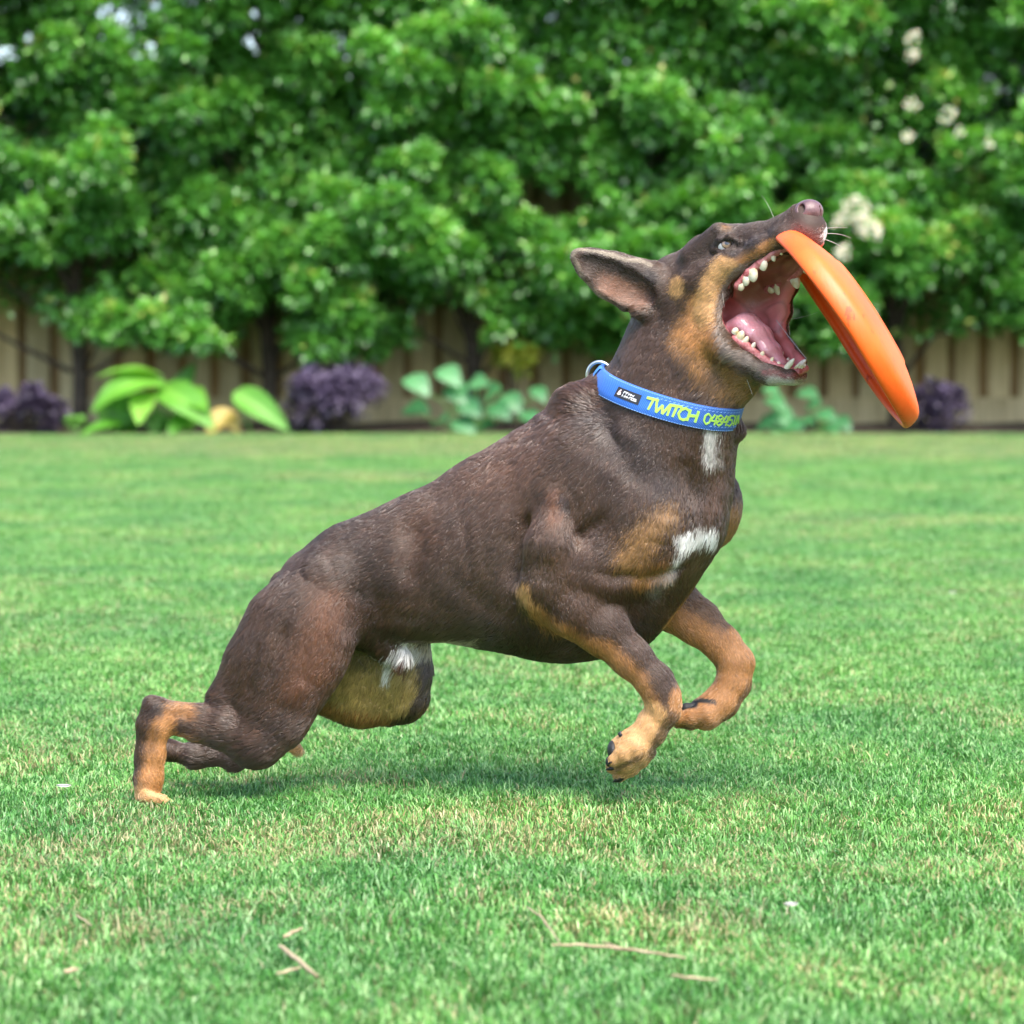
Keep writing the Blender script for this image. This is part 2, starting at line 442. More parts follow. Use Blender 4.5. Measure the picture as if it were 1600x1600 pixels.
    for q_ in range(6): S.groove([Hp(1172 + q_ * 12, 428 - q_ * 6, 22), Hp(1196 + q_ * 12, 424 - q_ * 6, 0), Hp(1216 + q_ * 11, 434 - q_ * 6, -22)], -1.8, 3)
    S.groove([J(1000, 905, 120), J(1040, 895, 105), J(1070, 880, 85)], 9, 12)
    S.groove([J(1040, 800, 118), J(1030, 850, 122)], -5, 18)
    S.groove([J(930, 700, 95), J(900, 760, 100), J(885, 790, 98)], -6, 14)
    S.groove([J(960, 690, 100), J(935, 750, 108), J(915, 800, 110)], 5, 12)
    S.groove([J(600, 985, 70), J(560, 1010, 75)], 6, 12)
    S.groove([J(700, 760, 70), J(760, 700, 70), J(820, 660, 60)], 3, 16)
    S.groove([J(470, 900, 70), J(520, 880, 70)], -4, 18)
    S.groove([J(560, 1000, 80), J(600, 970, 75), J(660, 970, 70)], 5, 12)
    S.groove([J(480, 1060, 110), J(440, 1110, 112)], -4, 14)
    S.groove([J(838, 790, 95), J(812, 850, 100), J(798, 930, 95)], 15, 15)
    S.groove([J(940, 640, 80), J(975, 720, 95), J(1020, 790, 110)], 9, 20)
    S.groove([J(1060, 700, 90), J(1075, 760, 90), J(1085, 800, 90)], 7, 18)
    S.groove([J(1118, 700, 50), J(1128, 760, 40), J(1122, 815, 40)], 9, 11)
    S.groove([J(1000, 700, 100), J(960, 660, 92)], -5, 16)
    S.groove([J(862, 772, 98), J(866, 800, 100), J(868, 825, 104)], -4, 14)
    S.groove([J(882, 775, 100), J(884, 800, 104)], 5, 8)
    S.groove([J(880, 810, 105), J(884, 760, 95)], 6, 12)
    S.groove([J(558, 905, 82), J(552, 960, 85), J(545, 1010, 85)], 12, 15)
    S.groove([J(418, 990, 90), J(398, 1050, 100), J(380, 1105, 98)], 6, 9)
    S.groove([J(455, 960, 95), J(430, 1030, 108), J(408, 1080, 108)], 6, 9)
    S.groove([J(436, 950, 85), J(412, 1030, 98), J(392, 1085, 100)], -6, 9)
    S.groove([J(640, 800, 65), J(650, 860, 75), J(640, 930, 75)], 8, 22)
    S.groove([J(690, 880, 80), J(740, 930, 85), J(830, 980, 80)], 3, 18)
    for i in range(5):
        u = 720 + i * 26
        S.groove([J(u, 790 - i * 8, 80), J(u + 20, 920 - i * 4, 92)], .9, 9)
    S.groove([J(985, 985, 120), J(1010, 1040, 125)], 2.5, 7)
    S.groove([J(1005, 1095, 130), J(1018, 1125, 130)], 3.5, 7)
    S.groove([J(264, 1118, 88), J(300, 1120, 90)], 4, 7)
    
    S.groove([J(1090, 960, 0), J(1125, 1000, 5)], 3, 7)
    for a_, b_ in (((1168, 372), (1182, 392)), ((1182, 366), (1197, 384)), ((1197, 362), (1211, 378))): S.groove([Hp(*a_, 34), Hp(*b_, 36)], 2.2, 3.5)
    S.groove([Hp(1146, 388, 45), Hp(1165, 384, 40)], 4, 6)
    S.groove([Hp(1120, 400, 50), Hp(1095, 420, 56)], 3, 7)
    S.groove([Hp(1040, 455, 60), Hp(1075, 490, 60), Hp(1105, 470, 55)], 4, 9)
    S.groove([Hp(1060, 425, 60), Hp(1110, 430, 55), Hp(1150, 400, 48)], 3, 8)
    return S
# ------------------------------------------------------------------ dog: colours, coat, parts
CHOC = (.042, .0182, .0085); DARK = (.022, .012, .010); RED = (.085, .034, .016); TAN = (.41, .18, .055); TANL = (.56, .31, .12)
GOLD = (.28, .125, .035); WHITE = (.72, .70, .66); GREYB = (.20, .15, .12); YEL = (.30, .21, .065)
PAINT = [  # polyline, radius, softness, colour, strength, cmin, cmax
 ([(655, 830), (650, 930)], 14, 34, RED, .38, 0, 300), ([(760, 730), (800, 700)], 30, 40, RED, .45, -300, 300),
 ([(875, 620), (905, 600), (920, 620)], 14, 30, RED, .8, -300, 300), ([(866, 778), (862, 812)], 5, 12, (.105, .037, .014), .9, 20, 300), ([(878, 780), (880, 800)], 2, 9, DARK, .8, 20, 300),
 ([(925, 650), (1000, 720), (1040, 760)], 8, 30, DARK, .6, 0, 300), ([(520, 945), (500, 1000), (470, 1070)], 14, 34, (.105, .037, .014), .85, 40, 300),  # neck side: darker coat, deepened to paint in shade
 ([(555, 940), (560, 990), (620, 985)], 10, 30, DARK, .5, 0, 300), ([(770, 990), (1000, 985)], 8, 34, DARK, .6, -40, 85),  # groin and trunk underside: shade painted into the coat colour
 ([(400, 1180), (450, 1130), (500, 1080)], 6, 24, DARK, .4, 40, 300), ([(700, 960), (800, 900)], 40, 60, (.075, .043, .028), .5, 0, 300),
 # near fore leg
 ([(990, 875), (1015, 840), (1048, 808)], 1, 34, (.32, .16, .05), .75, 40, 300), ([(1000, 905), (1040, 895)], 6, 16, GOLD, .7, 40, 300),
 ([(815, 924), (821, 942), (836, 954)], 6, 8, TANL, .95, 60, 300), ([(836, 956), (880, 990)], 4, 12, TAN, .9, 74, 300), ([(880, 992), (906, 1008), (947, 1026), (990, 1070)], 6, 18, TAN, .95, 80, 300),
 ([(985, 1078), (1000, 1110)], 20, 16, TAN, 1, 60, 300), ([(1058, 1085), (1055, 1120)], 7, 10, TAN, .9, 60, 300),
 ([(1005, 1135), (985, 1165), (965, 1200)], 36, 12, TANL, 1, 60, 300), ([(1048, 1120), (1030, 1155), (1022, 1170)], 5, 9, DARK, .75, 60, 300),
 ([(965, 1197), (985, 1186), (1003, 1176)], 2, 5, DARK, .65, 60, 300), ([(1010, 1040), (1030, 1068)], 8, 20, CHOC, .4, 60, 300),
 # far fore leg
 ([(1060, 945), (1110, 985), (1145, 1030), (1140, 1075), (1105, 1110), (1055, 1120)], 44, 10, TAN, 1, -300, 42),
 ([(1075, 905), (1095, 935), (1130, 965)], 10, 22, CHOC, .85, -300, 42), ([(1178, 1062), (1150, 1110), (1130, 1130)], 2, 7, DARK, .7, -300, 42),
 ([(1060, 1142), (1110, 1146)], 1, 4, DARK, .8, -300, 42), ([(1068, 1103), (1082, 1102)], 7, 4, (.012, .012, .013), 1, -300, 42),
 ([(1082, 1099), (1112, 1094)], 2.5, 4, (.012, .012, .013), 1, -300, 42), ([(1120, 1040), (1122, 1060)], 3, 7, DARK, .5, -300, 42),
 ([(1115, 845), (1150, 830), (1155, 800)], 8, 20, GOLD, .7, -300, 30),
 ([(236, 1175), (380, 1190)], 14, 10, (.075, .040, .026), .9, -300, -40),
 # hind legs
 ([(300, 1108), (268, 1106)], 6, 14, TAN, .7, 30, 300), ([(258, 1130), (250, 1170), (243, 1215), (240, 1250)], 15, 14, TAN, 1, 30, 300),
 ([(270, 1150), (300, 1158)], 3, 9, TAN, .8, 30, 300), ([(215, 1248), (270, 1262)], 9, 10, TANL, .95, 30, 300),
 ([(246, 1108), (240, 1112)], 6, 12, DARK, .9, 30, 300), ([(232, 1110), (222, 1200)], 3, 12, CHOC, .5, 30, 300), ([(246, 1140), (238, 1180)], 2, 8, DARK, .4, 30, 300),
 ([(560, 1080), (610, 1075), (600, 1040)], 48, 18, YEL, 1, -300, 8), ([(505, 1108), (560, 1128), (612, 1138)], 5, 14, GOLD, .9, -300, 8),
 ([(663, 1010), (665, 1085), (640, 1115), (612, 1138)], 5, 10, DARK, .95, -300, 8), ([(455, 1165), (475, 1178)], 16, 8, TANL, .9, -300, 8),
 ([(560, 1020), (600, 1010)], 12, 16, DARK, .6, -300, 30),
 # chest
 ([(1074, 850), (1090, 842), (1108, 834)], 8, 8, WHITE, 1, -20, 300), ([(1110, 834), (1114, 846)], 4, 6, WHITE, 1, -20, 300), ([(1076, 850), (1064, 878)], 1, 9, WHITE, .7, -20, 300), ([(1062, 880), (1050, 900)], 1, 9, WHITE, .25, -20, 300),
 ([(1112, 672), (1118, 722)], 5, 9, WHITE, .75, -20, 300), ([(1132, 700), (1118, 800)], 3, 12, RED, .7, -20, 300), ([(1040, 905), (1018, 925)], 1, 12, WHITE, .15, 0, 300), ([(1140, 805), (1128, 835)], 5, 16, GOLD, .8, -300, 10),
 # belly
 ([(640, 1008), (740, 1010)], 5, 9, (.5, .42, .3), .8, -300, 300), ([(602, 1052), (612, 1026), (632, 1010)], 3, 8, WHITE, 1, -40, 70), ([(640, 1004), (654, 1014)], 4, 8, WHITE, .8, -30, 60), ([(628, 1028), (634, 1034)], 5, 5, (.16, .05, .035), 1, -30, 60),
 # head
 ([(1085, 520), (1110, 560), (1150, 592)], 30, 16, GOLD, .95, -300, 300), ([(1090, 480), (1088, 520)], 16, 12, TAN, .95, -300, 300),
 ([(1205, 380), (1170, 395), (1135, 420)], 5, 7, TAN, .95, 60, 300), ([(1135, 420), (1112, 445), (1095, 485)], 15, 10, TANL, 1, 40, 300),
 ([(1060, 440), (1056, 458)], 6, 5, TANL, .9, 0, 300), ([(1130, 355), (1138, 354)], 1, 8, GOLD, .5, -300, 300),
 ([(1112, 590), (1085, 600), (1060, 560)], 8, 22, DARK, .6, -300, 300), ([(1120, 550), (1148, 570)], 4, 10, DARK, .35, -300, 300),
 ([(1200, 402), (1160, 418), (1134, 450), (1121, 480), (1122, 510)], 4.5, 5, GREYB, .95, 30, 300), ([(1122, 510), (1145, 548), (1175, 572), (1205, 585)], 8, 7, GREYB, .95, 30, 300),
 ([(1240, 420), (1236, 470), (1230, 510), (1240, 545)], 5, 5, (.34, .20, .14), .9, -300, 60),
 ([(1190, 578), (1225, 585), (1262, 582)], 3, 5, (.30, .10, .09), .8, 20, 300),
 ([(1205, 592), (1240, 600), (1264, 594)], 7, 5, (.55, .50, .45), .95, -300, 300), ([(1160, 578), (1180, 592)], 5, 7, DARK, .8, -300, 300),  # DARK stroke paints the shaded throat fold below the jaw
 ([(1150, 395), (1165, 385), (1180, 372)], 6, 8, DARK, .7, 60, 300), ([(1115, 385), (1133, 372), (1160, 374)], 2, 5, DARK, .8, 30, 300),
 ([(1250, 362), (1280, 370)], 6, 16, (.17, .065, .055), .8, -300, 300), ([(1291, 360), (1291, 390)], 2, 3, (.6, .55, .52), .9, -300, 300),
 ([(950, 448), (975, 460), (995, 466)], 8, 20, (.23, .10, .055), .85, 30, 300), ([(925, 402), (985, 422)], 8, 16, DARK, .6, 30, 300), ([(1014, 430), (1020, 436)], 7, 10, DARK, .95, 30, 300),
 ([(895, 398), (905, 389), (960, 399), (1015, 412)], 2, 3, (.30, .24, .17), .8, 30, 300), ([(895, 398), (912, 440), (950, 478)], 1.5, 3, (.24, .18, .12), .7, 30, 300),
]
def seg2(u, v, pts):
    best = None
    pts = pts if len(pts) > 1 else pts * 2
    for a, b in zip(pts[:-1], pts[1:]):
        bx, by = b[0] - a[0], b[1] - a[1]; l2 = bx * bx + by * by + 1e-6
        t = np.clip(((u - a[0]) * bx + (v - a[1]) * by) / l2, 0, 1)
        d = np.hypot(u - a[0] - t * bx, v - a[1] - t * by)
        best = d if best is None else np.minimum(best, d)
    return best
def coat_colour(P, jit=0.0):
    u, v = proj(P)
    w = P / 22.0
    u = u + 5 * vnoise(w, 1) + 7 * vnoise(P / 60., 41) * (P[:, 0] < 1120); v = v + 5 * vnoise(w, 2) + 7 * vnoise(P / 60., 42) * (P[:, 0] < 1120)
    if jit:
        u = u + rng.normal(size=len(u)) * jit; v = v + rng.normal(size=len(v)) * jit
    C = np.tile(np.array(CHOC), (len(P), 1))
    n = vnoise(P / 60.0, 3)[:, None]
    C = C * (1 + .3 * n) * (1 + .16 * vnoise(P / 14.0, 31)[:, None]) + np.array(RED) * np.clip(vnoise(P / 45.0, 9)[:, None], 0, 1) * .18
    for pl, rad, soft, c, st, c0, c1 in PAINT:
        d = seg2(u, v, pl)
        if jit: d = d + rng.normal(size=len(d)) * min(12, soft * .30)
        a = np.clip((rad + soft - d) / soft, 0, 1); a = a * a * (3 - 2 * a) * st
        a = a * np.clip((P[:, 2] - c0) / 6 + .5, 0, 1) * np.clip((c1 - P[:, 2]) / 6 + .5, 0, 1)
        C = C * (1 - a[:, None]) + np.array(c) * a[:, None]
    return C
MOUTH = Field((1080, 330, -60), (1300, 640, 235), 3.0)
TH = Hp(1150, 490, 0)
MOUTH.chain([(TH - BIS * 26, 22, 1.2), (TH + BIS * 45, 38, 1.0), (TH + BIS * 160, 88, .42)], 8, ax=HR)
MOUTH.chain([(Jp(1165, 528, 0), 20, 1.4), (Jp(1205, 560, 0), 12, 1.5), (Jp(1234, 578, 0), 7, 1.5)], 6, ax=HR)
MOUTH.chain([(Hp(1184, 452, 0), 18, 1.5), (Hp(1222, 418, 0), 13, 1.6), (Hp(1258, 392, 0), 8, 1.6)], 6, ax=HR)
def mouth_val(P):
    m = np.full(len(P), 60.0)
    s = ((P > MOUTH.lo + 3) & (P < MOUTH.lo + MOUTH.h * (MOUTH.n - 2))).all(1)
    m[s] = MOUTH.value(P[s]); return m
FLOW = [((1250, 340), (-.8, .5, 0)), ((1190, 370), (-.85, .45, 0)), ((1130, 390), (-.85, .45, -.1)), ((1060, 420), (-.85, .5, 0)), ((1080, 480), (-.75, .65, 0)), ((1110, 560), (-.45, .9, 0)), ((1150, 595), (-.5, .8, 0)),
 ((930, 420), (-.9, -.35, 0)), ((980, 440), (-.9, -.3, 0)), ((1040, 600), (-.45, .9, 0)), ((960, 560), (-.55, .85, 0)), ((1110, 700), (-.05, 1, 0)), ((1090, 850), (-.25, 1, 0)), ((1050, 780), (-.3, .95, 0)),
 ((950, 740), (-.55, .85, 0)), ((870, 860), (-.25, .95, 0)), ((930, 860), (-.5, .8, 0)), ((870, 660), (-.8, .6, 0)), ((905, 610), (-.7, -.5, 0)), ((800, 760), (-.7, .7, 0)), ((790, 880), (-.55, .85, 0)), ((850, 950), (-.5, .8, 0)), ((700, 880), (-.65, .75, 0)), ((640, 840), (-.8, .55, 0)),
 ((560, 860), (-.85, .5, 0)), ((480, 900), (-.7, .7, 0)), ((480, 1000), (-.45, .9, 0)), ((420, 1080), (-.5, .85, 0)), ((420, 1150), (-.85, .45, 0)), ((320, 1130), (-1, -.05, 0)), ((250, 1110), (-.7, .6, 0)), ((240, 1180), (0, 1, 0)), ((250, 1250), (.6, .5, 0)), ((600, 1070), (-.25, 1, 0)), ((560, 1000), (-.4, .9, 0)), ((650, 990), (-.5, .85, 0)),
 ((860, 960), (.6, .6, 0)), ((940, 990), (.7, .7, 0)), ((1010, 1060), (.65, .75, 0)), ((1030, 1115), (-.2, 1, 0)), ((990, 1170), (-.65, .75, 0)), ((960, 1200), (-.7, .7, 0)), ((1090, 960), (.7, .7, 0)), ((1150, 1020), (.3, .95, 0)), ((1140, 1080), (-.5, .85, 0)), ((1090, 1120), (-1, .1, 0)),
 ((750, 990), (-.7, .7, 0)), ((900, 1010), (-.7, .6, 0)), ((1230, 595), (-.9, -.1, 0)), ((1170, 570), (-.85, -.35, 0)), ((340, 1180), (-1, .1, 0))]
LEN = [((898, 605), 24, 34), ((875, 640), 20, 36), ((640, 1010), 26, 50), ((720, 1005), 20, 50), ((606, 1040), 24, 26), ((330, 1175), 22, 60), ((1120, 590), 17, 50), ((1090, 850), 17, 30), ((560, 1060), 17, 40), ((600, 1090), 15, 40),
 ((1150, 400), 5, 60), ((1230, 350), 4, 40), ((1060, 420), 7, 50), ((1090, 480), 9, 30), ((950, 420), 4, 55), ((1000, 485), 13, 22), ((1010, 1110), 7, 60), ((970, 1190), 6, 40), ((1130, 1050), 7, 70), ((240, 1180), 6, 60), ((300, 1130), 8, 50), ((950, 1000), 9, 60), ((1200, 580), 5, 50), ((1240, 590), 4, 30), ((700, 850), 12, 160), ((500, 950), 11, 120), ((1000, 750), 13, 120)]
def make_fur(S, V, F, N, parent, seed=11):
    r = np.random.default_rng(seed)
    tri = np.concatenate([F[:, [0, 1, 2]], F[:, [0, 2, 3]]])
    a, b, c = V[tri[:, 0]], V[tri[:, 1]], V[tri[:, 2]]
    fn = np.cross(b - a, c - a); area = np.linalg.norm(fn, axis=1) * .5
    cen = (a + b + c) / 3
    g = S.grad(cen)
    w = area * np.where(g[:, 2] < -.3, .25, 1.0) * np.where(cen[:, 0] > 1000, 1.0, 1.0) * np.where((cen[:, 0] > 880) & (proj(cen)[1] < 600), 1.7, 1.0)
    ti = r.choice(len(tri), N, p=w / w.sum())
    x, y = r.random(N), r.random(N); m = x + y > 1; x[m], y[m] = 1 - x[m], 1 - y[m]
    P = a[ti] + (b[ti] - a[ti]) * x[:, None] + (c[ti] - a[ti]) * y[:, None]
    mv = mouth_val(P)
    gq = S.grad(P); rq = P - HO; uq, vq = proj(P)
    inn = (((rq @ HR < -12) & (gq @ HR > .1)) | ((rq @ HR > 22) & (gq @ HR < -.2))) & (rq @ HF > 60) & (uq > 1125) & (uq < 1266) & (vq > 396) & (vq < 582)
    P = P[(mv > 5.5) & ~inn]
    u, v = proj(P)
    keep = np.ones(len(P), bool)
    for pl, rad in BALD: keep &= seg2(u, v, pl) > rad
    P = P[keep]; u = u[keep]; v = v[keep]
    n = len(P)
    G = S.grad(P)
    D = np.zeros((n, 3)); wt = np.zeros(n)
    for (fu, fv), d in FLOW:
        ww = 1.0 / (((u - fu) ** 2 + (v - fv) ** 2) + 900.0) ** 2
        D += ww[:, None] * nrm(d); wt += ww
    D /= wt[:, None]
    L = np.zeros(n); wt = np.zeros(n)
    for (fu, fv), l, s in LEN:
        ww = 1.0 / (((u - fu) ** 2 + (v - fv) ** 2) / s ** 2 + .08) ** 2
        L += ww * l; wt += ww
    L /= wt
    # locks: neighbouring hairs share a swing, a lift and a tone, and lean together at their tips
    from mathutils.kdtree import KDTree
    nc = 46000; cs = r.choice(n, nc, replace=False); kd = KDTree(nc)
    for i_, p_ in enumerate(P[cs]): kd.insert(p_, i_)
    kd.balance()
    lock = np.fromiter((kd.find(p_)[1] for p_ in P), np.int64, n)
    lsw, lli, lto = r.normal(size=nc), r.normal(size=nc), r.normal(size=nc)
    sw = vnoise(P / 16.0, 21)[:, None] * .16 + lsw[lock][:, None] * .13 + r.normal(size=(n, 1)) * .04
    T = D - (D * G).sum(1, keepdims=True) * G
    T /= np.linalg.norm(T, axis=1, keepdims=True) + 1e-6
    B = np.cross(G, T)
    T = T + B * sw; T /= np.linalg.norm(T, axis=1, keepdims=True)
    lift = np.clip(.085 + .05 * vnoise(P / 10.0, 22) + r.normal(size=n) * .02 + lli[lock] * .035, .012, .6)[:, None]
    ruff = np.exp(-(((u - 895) ** 2 + (v - 612) ** 2) / 34 ** 2))[:, None]
    lift = lift + ruff * .45
    L = (L * .74 * (.7 + .45 * r.random(n)))[:, None]
    P0 = P - G * .8
    P1 = P + (T * .45 + G * (lift * .55 + .04)) * L * .75
    off = P[cs][lock] - P; off -= (off * T).sum(1, keepdims=True) * T; off *= np.minimum(1, 5.0 / (np.linalg.norm(off, axis=1, keepdims=True) + 1e-6))
    P2 = P + (T * .88 + G * (lift * .70)) * L + off * .35
    P3 = P + (T * 1.25 + G * (lift * .62 - .03)) * L + off * .62
    pts = np.stack([P0, P1, P2, P3], 1).reshape(-1, 3)
    cu = bpy.data.hair_curves.new('fur')
    cu.add_curves([4] * n)
    cu.attributes['position'].data.foreach_set('vector', D2W(pts).astype(np.float32).ravel())
    fine = np.clip(L[:, 0] / 12, .55, 1.15)
    rad = np.tile(np.array([.32, .31, .25, .07]), n) * np.repeat(fine, 4) / PX * 1.15
    at = cu.attributes.get('radius') or cu.attributes.new('radius', 'FLOAT', 'POINT')
    at.data.foreach_set('value', rad.astype(np.float32))
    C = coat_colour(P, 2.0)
    C = C * np.exp(r.normal(size=(n, 1)) * .10 + lto[lock][:, None] * .20 + vnoise(P / 7.0, 77)[:, None] * .14 + vnoise(P / 70.0, 78)[:, None] * .12)
    # shed, sun-bleached hairs
    C = np.clip(C, 0, .9)
    C4 = np.repeat(np.concatenate([C, np.ones((n, 1))], 1), 4, 0)
    ca = cu.attributes.new('coat', 'FLOAT_COLOR', 'POINT')
    ca.data.foreach_set('color', C4.astype(np.float32).ravel())
    o = bpy.data.objects.new('fur', cu); col.objects.link(o)
    mt = NT('dog_fur')
    at = mt.n('ShaderNodeAttribute', attribute_name='coat')
    mt.l(at.outputs['Color'], mt.b.inputs['Base Color'])
    hb = mt.n('ShaderNodeBsdfHairPrincipled'); hb.model = 'CHIANG'; hb.parametrization = 'COLOR'
    mt.l(at.outputs['Color'], hb.inputs['Color']); hb.inputs['Roughness'].default_value = .32; hb.inputs['Radial Roughness'].default_value = .45; hb.inputs['Coat'].default_value = .35; hb.inputs['IOR'].default_value = 1.6
    hb.inputs['Random Roughness'].default_value = .2
    mxs = mt.n('ShaderNodeMixShader'); mxs.inputs[0].default_value = .35; mt.set(Roughness=.30, Specular_IOR_Level=.9)
    mt.l(mt.b.outputs[0], mxs.inputs[1]); mt.l(hb.outputs[0], mxs.inputs[2]); mt.l(mxs.outputs[0], mt.out.inputs['Surface'])
    cu.materials.append(mt.m)
    o.parent = parent; o['kind'] = 'stuff'
    return o
BALD = [([(1262, 330), (1270, 335)], 22), ([(1068, 1104), (1084, 1101), (1110, 1095)], 4)]

dog = empty('dog', (0, 0, 0))
tag(dog, 'chocolate and tan short-haired dog lunging with its mouth wide open at an orange disc', 'dog')
HH = 2.2
S = build_body(HH)
BV, BF = S.mesh()
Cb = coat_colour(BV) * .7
mv = mouth_val(BV)
uu, vv = proj(BV)
gB = S.grad(BV)
rel = BV - HO; rf, rl = rel @ HF, rel @ HR
inn = ((rl < -12) & (gB @ HR > .15) | (rl > 22) & (gB @ HR < -.25)) & (rf > 60) & (uu > 1125) & (uu < 1262) & (vv > 398) & (vv < 580)
wet = np.maximum(np.clip((3.5 - mv) / 2, 0, 1), inn * 1.0)
pk = np.array((.62, .20, .20)); n1 = vnoise(BV / 12, 5)[:, None] * .5 + .5
inner = pk * (1 - .35 * n1) + np.array((.10, .01, .0)) * n1
pal = np.clip((seg2(uu, vv, [(1180, 455), (1225, 415)]) - 34) / -14, 0, 1)[:, None]
inner = inner * (1 - pal * .75) + np.array((.25, .095, .055)) * pal * .75
Cb = Cb * (1 - wet[:, None]) + inner * wet[:, None]
lipr = np.clip(1 - np.abs(mv - 4.5) / 2.0, 0, 1)[:, None] * .6
Cb = Cb * (1 - lipr) + np.array((.22, .07, .06)) * lipr
mb = NT('dog_skin')
a_ = mb.n('ShaderNodeAttribute', attribute_name='coat'); mb.l(a_.outputs['Color'], mb.b.inputs['Base Color'])
w_ = mb.n('ShaderNodeAttribute', attribute_name='wet')
mr = mb.n('ShaderNodeMapRange'); mr.inputs['To Min'].default_value = .65; mr.inputs['To Max'].default_value = .22
mb.l(w_.outputs['Fac'], mr.inputs['Value']); mb.l(mr.outputs['Result'], mb.b.inputs['Roughness'])
nz = mb.noise(420, 4, .65, mb.coord()); mb.bump(nz.outputs['Fac'], .5, .0012)
body = mesh_np('body', D2W(BV), BF, (mb.m,), dog)
add_attr(body.data, 'coat', Cb)
wa = body.data.attributes.new('wet', 'FLOAT', 'POINT'); wa.data.foreach_set('value', wet.astype(np.float32))
fur = make_fur(S, BV, BF[:, ::-1], NFUR, dog)

# nose leather
NO = Hp(1262, 333, 0)
Sn = Field(NO - 34, NO + 34, 1.0)
Sn.ell(NO, (24, 20, 24), (HF, HD, HR), 4)
Sn.ell(NO - HF * 9 + HD * 3, (18, 17, 24), (HF, HD, HR), 6)
Sn.ell(NO + HF * 6 + HD * 10, (11, 9, 10), (HF, HD, HR), 6)
for sg in (1, -1):
    g = (lambda P: P) if sg > 0 else mirH
    Sn.ell(g(Hp(1253, 326, 19)), (5.5, 7.5, 8), (HF, HD, HR), 3, 'sub')
    Sn.chain([(g(Hp(1254, 331, 20)), 2.2), (g(Hp(1247, 337, 23)), 1.8), (g(Hp(1237, 339, 22)), 1.4)], 3, 'sub')
Sn.chain([(NO + HF * 21, 1.5), (NO + HF * 18 + HD * 14, 1.5), (NO + HF * 12 + HD * 20, 1.5)], 4, 'sub')
nv, nf = Sn.mesh()
mn = NT('nose_leather'); tc = mn.coord()
r_ = mn.ramp(mn.noise(120, 3, .5, tc).outputs['Fac'], [(.35, (.085, .045, .05)), (.65, (.15, .08, .085))]); mn.l(r_.outputs['Color'], mn.b.inputs['Base Color'])
vo = mn.n('ShaderNodeTexVoronoi'); vo.inputs['Scale'].default_value = 900; mn.l(tc, vo.inputs['Vector']); mn.bump(vo.outputs['Distance'], .45, .0006)
mn.set(Roughness=.34)
nose = mesh_np('nose', D2W(nv), nf, (mn.m,), dog)

# tongue
St = Field(Hp(1140, 480, 0) - 70, Hp(1140, 480, 0) + 130, 1.5)
St.chain([(Jp(1150, 514, 2), 17, 1.35), (Jp(1166, 508, 1), 17, 1.55), (Jp(1185, 523, 0), 15, 1.75), (Jp(1205, 548, 0), 11, 1.8), (Jp(1222, 568, 0), 7, 1.5)], 10, ax=HR)
St.groove([Jp(1160, 490, 0), Jp(1190, 508, 0), Jp(1212, 540, 0), Jp(1226, 560, 0)], 2.5, 4)
tv, tf = St.mesh()
mt_ = NT('tongue_flesh'); tc = mt_.coord(); mt_.set(Coat_Weight=.6, Coat_Roughness=.12)
r_ = mt_.ramp(mt_.noise(60, 4, .6, tc).outputs['Fac'], [(.3, (.50, .20, .24)), (.7, (.64, .33, .37))]); mt_.l(r_.outputs['Color'], mt_.b.inputs['Base Color'])
mt_.bump(mt_.noise(380, 4, .65, tc).outputs['Fac'], .6, .0018); mt_.set(Roughness=.28, Subsurface_Weight=.25, Subsurface_Radius=(.01, .004, .003), Subsurface_Scale=.3)
tongue = mesh_np('tongue', D2W(tv), tf, (mt_.m,), dog)

# gums and teeth
mg = NT('gum').set(Roughness=.2); rg_ = mg.ramp(mg.noise(90, 4, .65, mg.coord()).outputs['Fac'], [(.35, (.30, .06, .06)), (.5, (.52, .17, .17)), (.7, (.66, .30, .29))]); mg.l(rg_.outputs['Color'], mg.b.inputs['Base Color'])
mg.bump(mg.noise(220, 4, .6, mg.coord()).outputs['Fac'], .7, .0025)
Sg = Field((1120, 350, -60), (1300, 640, 235), 1.6)
UN = [(1153, 447, 37), (1170, 427, 35), (1188, 411, 31), (1206, 397, 27), (1228, 386, 24)]
for sg in (1, -1):
    g = (lambda P: P) if sg > 0 else mirH
    if sg > 0: Sg.chain([(Hp(u, v, r), 6.8) for u, v, r in UN], 4)
    else: Sg.chain([(Hp(u, v, r), 7) for u, v, r in [(1200, 452, -42), (1222, 443, -42), (1242, 430, -38), (1262, 410, -30), (1275, 392, -22)]], 4)
    Sg.chain([(g(Jp(u, v, r)), 6.5) for u, v, r in [(1148, 530, 38), (1166, 541, 34), (1190, 560, 26), (1215, 574, 19), (1228, 578, 14)]], 4)
Sg.chain([(Hp(1252, 381, 12), 6.5), (Hp(1268, 374, 0), 8), (Hp(1281, 379, -12), 7)], 4)
Sg.chain([(Jp(1228, 578, 14), 6), (Jp(1246, 581, 4), 6.5), (Jp(1258, 576, -8), 6)], 4)
gv, gf = Sg.mesh()
upp = (gv - HO) @ HD < (JO - HO) @ HD + ((gv - HO) @ HF - (JO - HO) @ HF) * .35 + 8
for sel in (upp, ~upp):
    fs = gf[sel[gf].all(1)]; ix = np.unique(fs); mp_i = np.full(len(gv), -1); mp_i[ix] = np.arange(len(ix))
    mesh_np('gum', D2W(gv[ix]), mp_i[fs], (mg.m,), dog)
mth = NT('tooth_enamel'); tc = mth.coord()
r_ = mth.ramp(mth.noise(160, 2, .5, tc).outputs['Fac'], [(.35, (.78, .74, .62)), (.7, (.62, .50, .27))]); mth.l(r_.outputs['Color'], mth.b.inputs['Base Color'])
mth.set(Roughness=.18)
